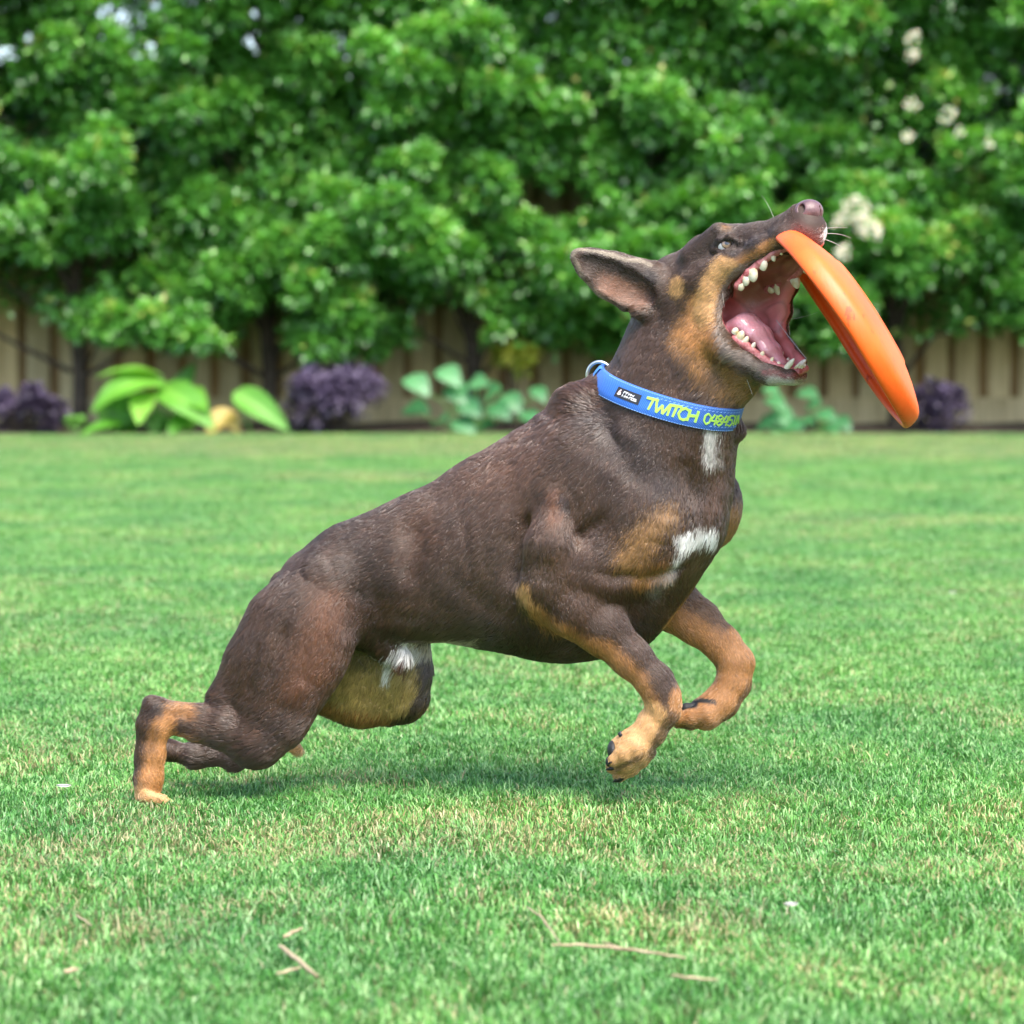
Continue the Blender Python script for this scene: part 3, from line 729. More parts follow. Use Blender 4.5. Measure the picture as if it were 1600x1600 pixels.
def tooth(base, tip, w, d, ax, pw=1.6):     # w along the row (ax), d across
    z = nrm(tip - base); H = np.linalg.norm(tip - base)
    q_ = rng.normal(size=4); tip = tip + (tip - base) * .10 * q_[0] + nrm(ax) * 1.2 * q_[1]; w = w * (1 + .10 * q_[2])
    z = nrm(tip - base); H = np.linalg.norm(tip - base); x = nrm(ax - z * (ax @ z)); y = np.cross(z, x)
    V, F, n = [], [], 8
    rings = [(-.35, .85), (0, 1.0), (.35, .96), (.65, .78), (.86, .50), (.97, .24), (1.0, .05)]
    for t, s in rings:
        for i in range(n):
            a = 2 * math.pi * i / n
            V.append(base + z * H * t + x * math.cos(a) * w * s + y * math.sin(a) * d * s)
    for k in range(len(rings) - 1):
        for i in range(n):
            F.append((k * n + i, k * n + (i + 1) % n, (k + 1) * n + (i + 1) % n, (k + 1) * n + i))
    return mesh_np('tooth', D2W(np.array(V)), np.array(F)[:, ::-1], (mth.m,), dog)
def up(u, v, r, h, w, d=None, du=0, sg=1):
    b = Hp(u, v, r); t = b + HD * h + HF * du
    if sg < 0: b, t = mirH(b), mirH(t)
    tooth(b, t, w, d or w * .7, HF)
def lo(u, v, r, h, w, d=None, du=0, sg=1):
    b = Jp(u, v, r); t = b - JD * h + JF * du
    if sg < 0: b, t = mirH(b), mirH(t)
    tooth(b, t, w, d or w * .7, JF)
for sg in (1, -1):
    if sg > 0:
        up(1157, 445, 38, 9, 7, 5); up(1165, 435, 38, 12, 7, 5, -2); up(1175, 426, 37, 16, 10, 5, -1)
        up(1191, 411, 33, 12, 7.5, 4); up(1207, 399, 29, 9, 6, 4); up(1219, 392, 26, 9, 4, 3.5); up(1236, 385, 23, 22, 6.5, 5, 3)
    else:
        up(1205, 451, -40, 9, 7, 6); up(1215, 448, -40, 12, 8, 6, -2); up(1227, 441, -39, 15, 10, 5); up(1241, 435, -37, 20, 9, 5, -1); up(1256, 416, -33, 14, 6, 4)
    lo(1148, 519, 38, 8, 6, 5, 0, sg); lo(1156, 527, 37, 11, 7, 5, 0, sg); lo(1164, 535, 35, 12, 6, 5, 0, sg); lo(1175, 544, 31, 10, 4.5, 4, 0, sg); lo(1190, 555, 28, 7, 4, 3.5, 0, sg); lo(1205, 565, 23, 7, 4, 3.5, 0, sg)
    lo(1215, 571, 20, 6, 4, 3.5, 0, sg); lo(1229, 575, 17, 20, 5.5, 4.5, 4, sg)
for i, r in enumerate((11, 6.5, 2, -2, -6.5, -11)):
    x = abs(r) / 11
    b = Hp(1272, 376, 0) + HR * r - HF * 7 * x; tooth(b, b + HD * (12 + 3 * x) + HF * 2, 2.6 + x, 2.6, HR)
    b = Jp(1252, 577, 0) + HR * r * .85 - JF * 5 * x; tooth(b, b - JD * 9 + JF * 3, 2.4, 2.4, HR)

# eyes
def ico(sub):
    import bmesh
    bm = bmesh.new(); bmesh.ops.create_icosphere(bm, subdivisions=sub, radius=1)
    V = np.array([v.co[:] for v in bm.verts]); F = np.array([[v.index for v in f.verts] for f in bm.faces]); bm.free(); return V, F
iv, if_ = ico(5)
me_ = NT('eyeball'); a_ = me_.n('ShaderNodeAttribute', attribute_name='iris'); me_.l(a_.outputs['Color'], me_.b.inputs['Base Color']); me_.set(Roughness=.04, Coat_Weight=1.0, Coat_Roughness=.02)
for sg in (1, -1):
    g = (lambda P: P) if sg > 0 else mirH
    e = g(Hp(1134, 383, 33)); rr = 14.8
    gz = nrm(HF * .62 + HR * sg * .76 + HD * .10)
    ca_ = iv @ gz; ang = np.degrees(np.arccos(np.clip(ca_, -1, 1)))
    C = np.where(ang[:, None] < 12, np.array((.01, .01, .012)), np.where(ang[:, None] < 27, np.array((.26, .17, .11)), np.where(ang[:, None] < 33, np.array((.04, .02, .015)), np.array((.66, .61, .61)))))
    eo = mesh_np('eye', D2W(e + iv * rr * (1 + .03 * (ang[:, None] < 32))), if_, (me_.m,), dog); add_attr(eo.data, 'iris', C)

# claws and pads
mc = NT('claw_horn').set(Base_Color=(.012, .011, .012), Roughness=.3)
def claw(a, b, c, r0):
    pts = [np.array(a), np.array(b), np.array(c)]; n = 7; V = []; F = []
    ax = nrm(pts[2] - pts[0]); x = nrm(np.cross(ax, (0, 0, 1))); y = np.cross(ax, x)
    for p, s in zip([pts[0], (pts[0] + pts[1]) / 2, pts[1], (pts[1] + pts[2]) / 2, pts[2]], (1, .95, .75, .45, .06)):
        for i in range(n):
            t = 2 * math.pi * i / n; V.append(p + (x * math.cos(t) + y * math.sin(t)) * r0 * s)
    for k in range(4):
        for i in range(n): F.append((k * n + i, k * n + (i + 1) % n, (k + 1) * n + (i + 1) % n, (k + 1) * n + i))
    return mesh_np('claw', D2W(np.array(V)), np.array(F), (mc.m,), dog)
claw(J(962, 1198, 122), J(954, 1201, 124), J(946, 1203, 122), 5)
claw(J(973, 1213, 102), J(965, 1219, 103), J(957, 1222, 101), 6)
claw(J(962, 1186, 134), J(955, 1191, 136), J(948, 1195, 134), 4)
claw(J(988, 1207, 84), J(984, 1213, 84), J(979, 1217, 83), 4)
claw(J(972, 1152, 116), J(968, 1146, 118), J(971, 1141, 117), 4)
for c in (48, 64, 80, 92): claw(J(260 + (c - 48) * .06, 1253, c), J(268, 1256, c), J(275, 1262, c), 3.2)
for c in (4, -12, -28): claw(J(1062, 1126, c), J(1054, 1130, c), J(1046, 1134, c), 4)
mp = NT('paw_pad').set(Base_Color=(.018, .017, .018), Roughness=.55); mp.bump(mp.noise(900, 2, .5, mp.coord()).outputs['Fac'], .6, .001)
Sp = Field(J(960, 1150, 60) - 60, J(960, 1190, 100) + 90, 1.8)
Sp.ell(J(957, 1172, 108), (8, 15, 20), None, 4); Sp.ell(J(951, 1190, 126), (5, 8, 7), None, 3); Sp.ell(J(953, 1194, 106), (5, 8, 7), None, 3); Sp.ell(J(962, 1206, 90), (5, 8, 7), None, 3)
pv_, pf_ = Sp.mesh(); mesh_np('paw_pad', D2W(pv_), pf_, (mp.m,), dog)
Sp = Field(J(1080, 1100, -30) - 60, J(1080, 1100, 0) + 70, 1.8)
Sp.chain([(J(1072, 1106, 0), 8), (J(1086, 1104, -4), 6), (J(1108, 1097, -6), 3)], 4)
pv_, pf_ = Sp.mesh(); mesh_np('paw_pad', D2W(pv_), pf_, (mp.m,), dog)

# whiskers and a strand of saliva
def wire(name, pts, r, mat, n=5):
    pts = np.array(pts); V = []; F = []
    for i, p in enumerate(pts):
        t = nrm(pts[min(i + 1, len(pts) - 1)] - pts[max(i - 1, 0)]); x = nrm(np.cross(t, (0.1, .2, 1))); y = np.cross(t, x)
        rr = r * (1 - .75 * i / (len(pts) - 1)) if name == 'whisker' else r
        for k in range(n): a = 2 * math.pi * k / n; V.append(p + (x * math.cos(a) + y * math.sin(a)) * rr)
    for i in range(len(pts) - 1):
        for k in range(n): F.append((i * n + k, i * n + (k + 1) % n, (i + 1) * n + (k + 1) % n, (i + 1) * n + k))
    return mesh_np(name, D2W(np.array(V)), np.array(F), (mat,), dog)
mw = NT('whisker_hair').set(Base_Color=(.6, .58, .55), Roughness=.3)
def arc(a, b, c, n=9):
    a, b, c = map(np.array, (a, b, c)); return [(1 - t) ** 2 * a + 2 * t * (1 - t) * b + t * t * c for t in np.linspace(0, 1, n)]
for a, b, c in [((1284, 358, 128), (1305, 354, 140), (1325, 356, 150)), ((1286, 366, 125), (1308, 362, 130), (1330, 372, 135)), ((1287, 374, 120), (1300, 376, 120), (1322, 390, 120)),
                ((1092, 450, 60), (1086, 475, 85), (1106, 498, 95)), ((1130, 425, 88), (1126, 450, 105), (1132, 480, 110)), ((1205, 500, 20), (1240, 502, 20), (1278, 488, 25)), ((1160, 575, 100), (1170, 600, 112), (1176, 618, 118)), ((1212, 350, 115), (1205, 325, 125), (1190, 305, 130))]:
    wire('whisker', arc(J(*a), J(*b), J(*c)), .45, mw.m)
msl = NT('saliva').set(Base_Color=(.7, .8, .75), Roughness=.05, Transmission_Weight=.6)
wire('saliva_strand', arc(Jp(1213, 500, -30), Jp(1236, 532, -22), Jp(1260, 560, -12)), .4, msl.m)
# ------------------------------------------------------------------ collar
CC = J(1043, 618, 18)
E1 = nrm((.965, .262, 0)); E2 = nrm(np.array((0, .20, .98)) - E1 * (np.array((0, .20, .98)) @ E1)); AX = np.cross(E1, E2); AX = AX if AX[1] < 0 else -AX   # AX points up the neck
NTH = 144
th = np.linspace(0, 2 * math.pi, NTH, endpoint=False)             # 0 = throat side, pi/2 = near side, pi = nape
def ring_r(off):
    R = np.zeros(NTH)
    for i, t in enumerate(th):
        d = E1 * math.cos(t) + E2 * math.sin(t)
        q = CC + AX * off + np.outer(np.arange(50, 150, .5), d)
        f = S.value(q); k = np.where(f > 0)[0]
        R[i] = 50 + .5 * (k[0] if len(k) else 120)
    R = np.minimum(R, 111)
    F_ = np.fft.rfft(R); F_[5:] = 0
    sm = np.fft.irfft(F_, NTH); return sm + max(0, np.percentile(R - sm, 85)) * .6
RLO, RMI, RHI = ring_r(-15), ring_r(0), ring_r(15)
def band(t, w, off=0.0):               # t: angle, w: -1 (chest edge) .. 1 (head edge)
    t = np.atleast_1d(np.asarray(t, float)) % (2 * math.pi); w = np.broadcast_to(np.asarray(w, float), t.shape)
    k = t / (2 * math.pi) * NTH; i0 = np.floor(k).astype(int) % NTH; f = k - np.floor(k); i1 = (i0 + 1) % NTH
    g = lambda R: R[i0] * (1 - f) + R[i1] * f
    r = g(RLO) * (w * (w - 1) / 2) + g(RMI) * (1 - w * w) + g(RHI) * (w * (w + 1) / 2)
    r = r + 5.0 + off
    return CC + (np.cos(t) * r)[:, None] * E1 + (np.sin(t) * r)[:, None] * E2 + (w * 17.5)[:, None] * AX
collar = empty('dog_collar', tuple(D2W(CC)))
tag(collar, 'bright blue webbing collar with lime green lettering round the dog\'s neck', 'dog collar')
def under(o, root):
    o.parent = root; o.matrix_parent_inverse = Matrix.Translation(-root.location); return o
NS = 300
def band_mesh(name, t0, t1, w0, w1, o0, o1, mat, ns=NS, closed=False, us=1.0):
    ts = np.linspace(t0, t1, ns)
    prof = [(w0, o0), (w0 * .97, o1 * .8 + o0 * .2), (w0 * .90, o1), (w0 * .45, o1), (0 if w0 * w1 < 0 else (w0 + w1) / 2, o1), (w1 * .45 if w0 * w1 < 0 else w1 * .98, o1), (w1 * .90 if w0 * w1 < 0 else w1 * .99, o1), (w1 * .97 if w0 * w1 < 0 else w1, o1 * .8 + o0 * .2), (w1, o0)]
    rows = [band(ts, w, o) for w, o in prof]
    P = np.stack(rows, 1); m = len(prof)
    V = P.reshape(-1, 3)
    i = np.arange(ns - 1)[:, None] * m + np.arange(m - 1)[None]
    F = np.stack([i, i + 1, i + m + 1, i + m], -1).reshape(-1, 4)
    o = mesh_np(name, D2W(V), F, (mat,))
    uv = o.data.uv_layers.new(name='UVMap')
    U = np.stack([np.repeat(ts * 110, m), np.tile([p[0] * 17.5 for p in prof], ns)], 1)
    uv.data.foreach_set('uv', U[F.ravel()].astype(np.float32).ravel())
    return under(o, collar)
mcl = NT('blue_webbing'); uvn = mcl.n('ShaderNodeUVMap'); sep = mcl.n('ShaderNodeSeparateXYZ'); mcl.l(uvn.outputs['UV'], sep.inputs[0])
def mth_(nt, op, a, b=None):
    m = nt.n('ShaderNodeMath', operation=op)
    for k, x in enumerate((a, b)):
        if x is None: continue
        if isinstance(x, (int, float)): m.inputs[k].default_value = x
        else: nt.l(x, m.inputs[k])
    return m.outputs[0]
sx = mth_(mcl, 'SINE', mth_(mcl, 'MULTIPLY', sep.outputs['X'], 2.3)); sy = mth_(mcl, 'SINE', mth_(mcl, 'MULTIPLY', mth_(mcl, 'ADD', sep.outputs['Y'], mth_(mcl, 'MULTIPLY', sep.outputs['X'], .5)), 1.9))
wv = mth_(mcl, 'MULTIPLY', sx, sy)
mcl.bump(wv, .55, .0006)
r_ = mcl.ramp(mth_(mcl, 'ADD', mth_(mcl, 'MULTIPLY', wv, .35), .5), [(.15, (.010, .080, .38)), (.85, (.028, .18, .66))])
hs = mcl.n('ShaderNodeMixRGB', blend_type='MULTIPLY'); hs.inputs[0].default_value = .5
mcl.l(r_.outputs['Color'], hs.inputs[1]); mcl.l(mcl.ramp(mcl.noise(30, 3, .6, mcl.coord()).outputs['Fac'], [(.3, (.7, .72, .75)), (.7, (1, 1, 1))]).outputs['Color'], hs.inputs[2])
mcl.l(hs.outputs[0], mcl.b.inputs['Base Color']); mcl.set(Roughness=.55, Sheen_Weight=.1)
band_mesh('band', 0, 2 * math.pi, -1, 1, -3.0, 1.2, mcl.m)
ml_ = NT('blue_binding').set(Base_Color=(.07, .25, .70), Roughness=.5)
band_mesh('fold_loop', math.pi * .955, math.pi * 1.06, -.98, .98, 0, 4.2, ml_.m, 14)
# photo column -> angle on the near side
tt = np.linspace(0, math.pi, 721); cu_, cv_ = proj(band(tt, 0, 1.2)); 
def ang(u): return float(np.interp(u, cu_[::-1], tt[::-1])) if cu_[0] > cu_[-1] else float(np.interp(u, cu_, tt))
def strokes(name, polys, mat, u0, u1, w0, w1, width, off=1.3, h=1.0, vary=0.0, dark=None):
    V, F = [], []
    a0, a1 = ang(u0), ang(u1)
    for pl in polys:
        pts = [np.array(pl[0], float)]
        for p in pl[1:]:
            p = np.array(p, float); n = max(1, int(np.linalg.norm((p - pts[-1])) / .2))
            q = pts[-1]
            for k in range(1, n + 1): pts.append(q + (p - q) * k / n)
        rows = []
        for i, p in enumerate(pts):
            d = pts[min(i + 1, len(pts) - 1)] - pts[max(i - 1, 0)]
            asp = (abs(a1 - a0) * 110) / max(1e-6, abs(w1 - w0) * 17.5)
            d = np.array([d[0] * asp, d[1]]); d /= np.linalg.norm(d) + 1e-9
            nn_ = np.array([-d[1] / asp, d[0]])
            wd = width * (1 - vary * abs(i / max(1, len(pts) - 1) - .35))
            rows.append([p - nn_ * wd * .5, p + nn_ * wd * .5])
        b0 = len(V)
        for l, r in rows:
            for q, o in ((l, off), (l, off + h), (r, off + h), (r, off)):
                V.append(band(a0 + (a1 - a0) * q[0], w0 + (w1 - w0) * q[1], o)[0])
        n = len(rows)
        for i in range(n - 1):
            for k in range(4): F.append((b0 + i * 4 + k, b0 + i * 4 + (k + 1) % 4, b0 + (i + 1) * 4 + (k + 1) % 4, b0 + (i + 1) * 4 + k))
        F.append((b0, b0 + 1, b0 + 2, b0 + 3)); F.append((b0 + n * 4 - 4, b0 + n * 4 - 1, b0 + n * 4 - 2, b0 + n * 4 - 3))
    o = mesh_np(name, D2W(np.array(V)), F, (mat,), smooth=False)
    return under(o, collar)
GL = {'T': [[(-.05, .93), (1.0, 1.02)], [(.55, .98), (.38, .02)]], 'W': [[(0, 1), (.18, .0)], [(.18, .0), (.5, .75)], [(.5, .75), (.62, .02)], [(.62, .02), (1.02, 1.0)]],
      'I': [[(.55, 1.0), (.35, .0)]], 'C': [[(.95, .86), (.6, 1.0), (.2, .8), (.02, .42), (.25, .06), (.6, .0), (.9, .16)]], 'H': [[(.15, 1.0), (.0, .0)], [(1.0, 1.0), (.82, .0)], [(.05, .46), (.95, .56)]],
      '0': [[(.5, 1), (.1, .75), (.02, .3), (.35, 0), (.8, .2), (.95, .7), (.5, 1)]], '4': [[(.55, 1.0), (.0, .38), (1.0, .42)], [(.85, .95), (.62, .0)]],
      '8': [[(.5, 1), (.15, .8), (.45, .52), (.9, .25), (.45, 0), (.05, .22), (.5, .52), (.9, .8), (.5, 1)]], '5': [[(1, 1), (.3, .98), (.18, .58), (.75, .6), (.9, .25), (.5, .0), (.02, .12)]], '1': [[(.3, .8), (.65, 1.0), (.45, 0)]]}
mlg = NT('lime_thread'); 
tcl = mlg.coord(); wv_ = mlg.n('ShaderNodeTexWave'); wv_.inputs['Scale'].default_value = 900; wv_.inputs['Distortion'].default_value = 1.5; mlg.l(tcl, wv_.inputs['Vector']); mlg.bump(wv_.outputs['Fac'], .5, .0005)
r_ = mlg.ramp(wv_.outputs['Fac'], [(0, (.30, .62, .06)), (1, (.50, .82, .16))]); mlg.l(r_.outputs['Color'], mlg.b.inputs['Base Color']); mlg.set(Roughness=.5)
def word(txt, spans, w0, w1, width):
    for ch, (a, b) in zip(txt, spans): strokes('letter', GL[ch], mlg.m, a, b, w0, w1, width, vary=.25)
word('TWITCH', [(1009, 1027), (1024, 1045), (1042, 1050), (1046, 1064), (1060, 1076), (1075, 1090)], -.52, .50, .24)
word('048451', [(1100, 1111), (1110, 1121), (1119, 1130), (1129, 1138), (1137, 1145), (1144, 1150)], -.50, .44, .17)
strokes('letter', [[(0, 0), (.3, 1)], [(.3, 1), (.9, .1)]], mlg.m, 1150, 1155, -.45, .4, .3)
mpt = NT('patch_fabric').set(Base_Color=(.012, .013, .02), Roughness=.6)
strokes('maker_patch', [[(0, .5), (1, .5)]], mpt.m, 963, 1000, -.42, .46, 1.0, 1.2, .7)
mpw = NT('patch_thread').set(Base_Color=(.6, .6, .62), Roughness=.6)
W5 = [[(.0 + i * .16, .60), (.02 + i * .16 + .03 * (i % 3), 1.0)] for i in range(5)] + [[(0, .98), (.3, .96)], [(.4, .8), (.62, .8)]] + [[(.0 + i * .15, .02), (.03 * (i % 2) + i * .15, .42)] for i in range(7)] + [[(.1, .2), (.4, .22)], [(.5, .4), (.9, .38)], [(.6, .04), (.95, .06)]]
strokes('patch_lettering', W5, mpw.m, 974, 997, -.22, .26, .15, 2.0, .4)
mpr = NT('patch_mark').set(Base_Color=(.65, .5, .5), Roughness=.6)
strokes('patch_mark', [[(.5, 0), (.3, .5), (.6, 1)], [(.1, .2), (.5, .1), (.9, .3)], [(.75, .2), (.6, .6)]], mpr.m, 965.5, 971.5, -.2, .3, .24, 2.0, .4)
mst = NT('stitch_thread').set(Base_Color=(.25, .45, .85), Roughness=.6)
SS = []
for i in range(22): x = i / 22; SS.append([(x, .97), (x + .022, 1.03)]); SS.append([(x, .0), (x + .022, .05)]) if i > 12 else None
strokes('stitching', SS, mst.m, 1022, 1154, -.66, .68, .035, 1.1, .5)
for w in (-.93, .93): strokes('edge_stitching', [[(i / 60, 0), (i / 60 + .009, .5)] for i in range(60)], mst.m, 942, 1155, w - .02, w + .02, 1.2, 1.1, .4)
# D ring
DR = J(938, 589, 12)
V, F = [], []
n1, n2 = 48, 12
ex, ey = nrm((1, .1, .25)), nrm((0, 1, -.1)); ez = nrm(np.cross(ex, ey))
for i in range(n1):
    a = 2 * math.pi * i / n1; d = ex * math.cos(a) * 21 + ey * math.sin(a) * 23.5; dn = nrm(d)
    for k in range(n2):
        b = 2 * math.pi * k / n2; V.append(DR + d + (dn * math.cos(b) + ez * math.sin(b)) * 2.7)
for i in range(n1):
    for k in range(n2): F.append((i * n2 + k, i * n2 + (k + 1) % n2, ((i + 1) % n1) * n2 + (k + 1) % n2, ((i + 1) % n1) * n2 + k))
mme = NT('ring_metal').set(Base_Color=(.72, .72, .70), Metallic=1.0, Roughness=.38)
under(mesh_np('metal_ring', D2W(np.array(V)), F, (mme.m,)), collar)

# ------------------------------------------------------------------ flying disc
DN = nrm((.818 * .9965, -.576 * .9965, .041)); DL = nrm((.576, .818, 0)); DL = nrm(DL - DN * (DL @ DN)); DB = np.cross(DN, DL); DB = DB if DB[2] > 0 else -DB
DC = J(1313, 521, 172)
SCL = 1 - 172 / FPX
prof = [(0, 61.5), (30, 61.3), (60, 60.2), (84, 58.5), (94, 57.6), (100, 54.5), (112, 52), (130, 47), (148, 41), (162, 35.5), (171, 30.5), (177, 24), (180, 16), (181.5, 8), (181, 2), (179, -1), (174, -1.5), (171, .5), (170, 5), (171.5, 10), (169, 18), (161, 27), (146, 34.5), (128, 40.5), (111, 45.5), (98, 49), (88, 51), (60, 53.5), (30, 55), (0, 55.5)]
# refine
pp = []
for a, b in zip(prof[:-1], prof[1:]):
    for k in range(2): pp.append((a[0] + (b[0] - a[0]) * k / 2, a[1] + (b[1] - a[1]) * k / 2))
pp.append(prof[-1])
n = 160; V = []; F = []
for r0, z in pp:
    for i in range(n):
        a = 2 * math.pi * i / n; x = math.cos(a) * r0; y = math.sin(a) * r0
        bend = -.040 * x * (1 - (x / 200) ** 2) + 4 * (y / 180) ** 2 * (1 - abs(x) / 180) + 3 * math.exp(-((x + 165) ** 2 + (y + 30) ** 2) / 900)
        V.append(DC + (DL * x + DB * y + DN * (z * 1.02 + bend)) * SCL)
m = len(pp)
for k in range(m - 1):
    for i in range(n): F.append((k * n + i, k * n + (i + 1) % n, (k + 1) * n + (i + 1) % n, (k + 1) * n + i))
mdk = NT('orange_rubber'); tc = mdk.coord()
r_ = mdk.ramp(mdk.noise(14, 5, .6, tc).outputs['Fac'], [(.3, (.74, .085, .005)), (.7, (.88, .125, .008))]); 
sc_ = mdk.n('ShaderNodeTexNoise'); sc_.inputs['Scale'].default_value = 75; sc_.inputs['Detail'].default_value = 8; sc_.inputs['Roughness'].default_value = .75; mps = mdk.n('ShaderNodeMapping'); mps.inputs['Scale'].default_value = (1, 1, .35); mps.inputs['Rotation'].default_value = (0, .6, 0); mdk.l(tc, mps.inputs['Vector']); mdk.l(mps.outputs['Vector'], sc_.inputs['Vector'])
scr = mdk.ramp(sc_.outputs['Fac'], [(.34, (.30, .12, .06)), (.40, (1, 1, 1))]); smx = mdk.n('ShaderNodeMixRGB', blend_type='MULTIPLY'); smx.inputs[0].default_value = .55
mdk.l(r_.outputs['Color'], smx.inputs[1]); mdk.l(scr.outputs['Color'], smx.inputs[2]); mdk.l(smx.outputs[0], mdk.b.inputs['Base Color'])
nb = mdk.n('ShaderNodeTexNoise'); nb.inputs['Scale'].default_value = 260; nb.inputs['Detail'].default_value = 5
mpn = mdk.n('ShaderNodeMapping'); mpn.inputs['Scale'].default_value = (1, 1, .25); mdk.l(tc, mpn.inputs['Vector']); mdk.l(mpn.outputs['Vector'], nb.inputs['Vector'])
mdk.bump(nb.outputs['Fac'], .22, .0010); mdk.set(Roughness=.48, Subsurface_Weight=.1, Subsurface_Radius=(.02, .006, .002), Subsurface_Scale=.4)
disc = mesh_np('flying_disc', D2W(np.array(V)), np.array(F)[:, ::-1], (mdk.m,))
tag(disc, 'bright orange rubber flying disc tilted edge-on against the dog\'s upper jaw', 'flying disc')
# ------------------------------------------------------------------ ground, bed, fence
EDGE = 11.84                        # far edge of the lawn
FY = 13.34                          # face of the fence
def lawn_edge(x): return EDGE + .10 * np.sin(x * .55 + 1.2) + .03 * np.sin(x * 2.3) - .12 * np.clip(-(x + 1.4), 0, 2)
mgd = NT('lawn_soil'); tc = mgd.coord()
r_ = mgd.ramp(mgd.noise(6, 6, .65, tc).outputs['Fac'], [(.3, (.030, .065, .014)), (.55, (.055, .11, .022)), (.8, (.12, .11, .05))]); mgd.l(r_.outputs['Color'], mgd.b.inputs['Base Color']); mgd.set(Roughness=.9)
mgd.bump(mgd.noise(160, 4, .6, tc).outputs['Fac'], .8, .01)
nx, ny = 81, 61
xs = np.linspace(-14, 14, nx)
V = []; F = []
for j in range(ny):
    t = j / (ny - 1)
    y1 = lawn_edge(xs); y = -8 + (y1 + 8) * t
    z = .003 * np.sin(xs * 3.1 + y * 1.7) * np.sin(y * 2.3 - xs)
    V += [(x, yy, zz - .007) for x, yy, zz in zip(xs, y, z)]
for j in range(ny - 1):
    for i in range(nx - 1): F.append((j * nx + i, j * nx + i + 1, (j + 1) * nx + i + 1, (j + 1) * nx + i))
lawn = mesh_np('lawn', V, F, (mgd.m,)); lawn['kind'] = 'structure'
def ground_z(x, y): return .003 * math.sin(x * 3.1 + y * 1.7) * math.sin(y * 2.3 - x)
msoil = NT('bed_soil'); tc = msoil.coord()
r_ = msoil.ramp(msoil.noise(22, 6, .7, tc).outputs['Fac'], [(.3, (.035, .024, .015)), (.6, (.10, .070, .046)), (.85, (.22, .17, .12))]); msoil.l(r_.outputs['Color'], msoil.b.inputs['Base Color']); msoil.set(Roughness=.95)
msoil.bump(msoil.noise(70, 5, .7, tc).outputs['Fac'], 1, .03)
V = []; F = []; nyb = 9
for j in range(nyb):
    t = j / (nyb - 1)
    y = lawn_edge(xs) + (13.9 - lawn_edge(xs)) * t
    z = -.03 + .05 * min(1, t * 3) + .015 * np.sin(xs * 9 + t * 14)
    V += [(x, yy, zz) for x, yy, zz in zip(xs, y, z)]
for j in range(nyb - 1):
    for i in range(nx - 1): F.append((j * nx + i, j * nx + i + 1, (j + 1) * nx + i + 1, (j + 1) * nx + i))
bed = mesh_np('garden_bed', V, F, (msoil.m,)); bed['kind'] = 'structure'
gg = mesh_np('ground', [(-120, -90, -.06), (120, -90, -.06), (120, 200, -.06), (-120, 200, -.06)], [(0, 1, 2, 3)], (mgd.m,)); gg['kind'] = 'structure'

def box_vf(x0, x1, y0, y1, z0, z1, bv=0.0, top=None):
    V = [(x0, y0, z0), (x1, y0, z0), (x1, y1, z0), (x0, y1, z0), (x0, y0, z1), (x1, y0, z1), (x1, y1, z1), (x0, y1, z1)]
    F = [(0, 3, 2, 1), (4, 5, 6, 7), (0, 1, 5, 4), (1, 2, 6, 5), (2, 3, 7, 6), (3, 0, 4, 7)]
    return np.array(V, float), np.array(F)
def wood(name, a, b, c):
    m = NT(name); tc = m.n('ShaderNodeNewGeometry').outputs['Position']
    mp_ = m.n('ShaderNodeMapping'); mp_.inputs['Scale'].default_value = (14, 14, 1.2); m.l(tc, mp_.inputs['Vector'])
    oi = m.n('ShaderNodeObjectInfo')
    n = m.noise(2.2, 6, .65, mp_.outputs['Vector'])
    r1 = m.ramp(n.outputs['Fac'], [(.3, a), (.55, b), (.75, c)])
    mx = m.n('ShaderNodeMixRGB', blend_type='MULTIPLY'); mx.inputs[0].default_value = 1
    r2 = m.ramp(oi.outputs['Random'], [(0, (.80, .78, .72)), (.5, (1, .97, .9)), (1, (1.15, 1.02, .82))])
    m.l(r1.outputs['Color'], mx.inputs[1]); m.l(r2.outputs['Color'], mx.inputs[2]); m.l(mx.outputs[0], m.b.inputs['Base Color'])
    m.bump(n.outputs['Fac'], .4, .004); m.set(Roughness=.85); return m.m
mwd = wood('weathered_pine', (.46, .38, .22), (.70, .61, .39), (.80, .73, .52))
mwd_shade = wood('weathered_pine_shaded', (.18, .115, .055), (.34, .23, .11), (.44, .32, .17))  # same pine darkened: shadow on the recessed boards painted into the wood
fence = empty('fence', (0, FY, 0))
tag(fence, 'tall lapped timber paling fence standing behind the hedge and garden bed', 'fence')
def rel(o, root): o.parent = root; o.matrix_parent_inverse = Matrix.Translation(-root.location); return o
PIT = .1786
pm = {}
for k in range(4):
    w = (.126, .122, .129, .124)[k]
    v, f = box_vf(-w / 2, w / 2, -.008, .008, 0, 1.8); v[4:, 2] += (.004, -.003, -.002, .005); pm[k] = (v, f)
base = {}
for i in range(-52, 53):
    x = i * PIT + .04
    for lay in (0, 1):
        k = (i * 7 + lay * 3) % 4
        key = (k, lay)
        if key not in base:
            o = mesh_np('paling', pm[k][0], pm[k][1], ((mwd, mwd_shade)[lay],), smooth=False); base[key] = o
        else:
            o = base[key].copy(); col.objects.link(o)
        o.location = (x + lay * PIT / 2 + random.uniform(-.006, .006), lay * .020 + random.uniform(0, .003), .05 + random.uniform(-.012, .012))
        o.rotation_euler = (0, random.uniform(-.006, .006), 0)
        o.parent = fence
v, f = box_vf(-9.3, 9.4, -.034, -.0095, -.02, .16); rel(mesh_np('plinth_board', v + np.array((0, FY, 0)), f, (mwd,), smooth=False), fence)
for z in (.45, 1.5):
    v, f = box_vf(-9.3, 9.4, .034, .08, z, z + .09); rel(mesh_np('rail', v + np.array((0, FY, 0)), f, (mwd_shade,), smooth=False), fence)
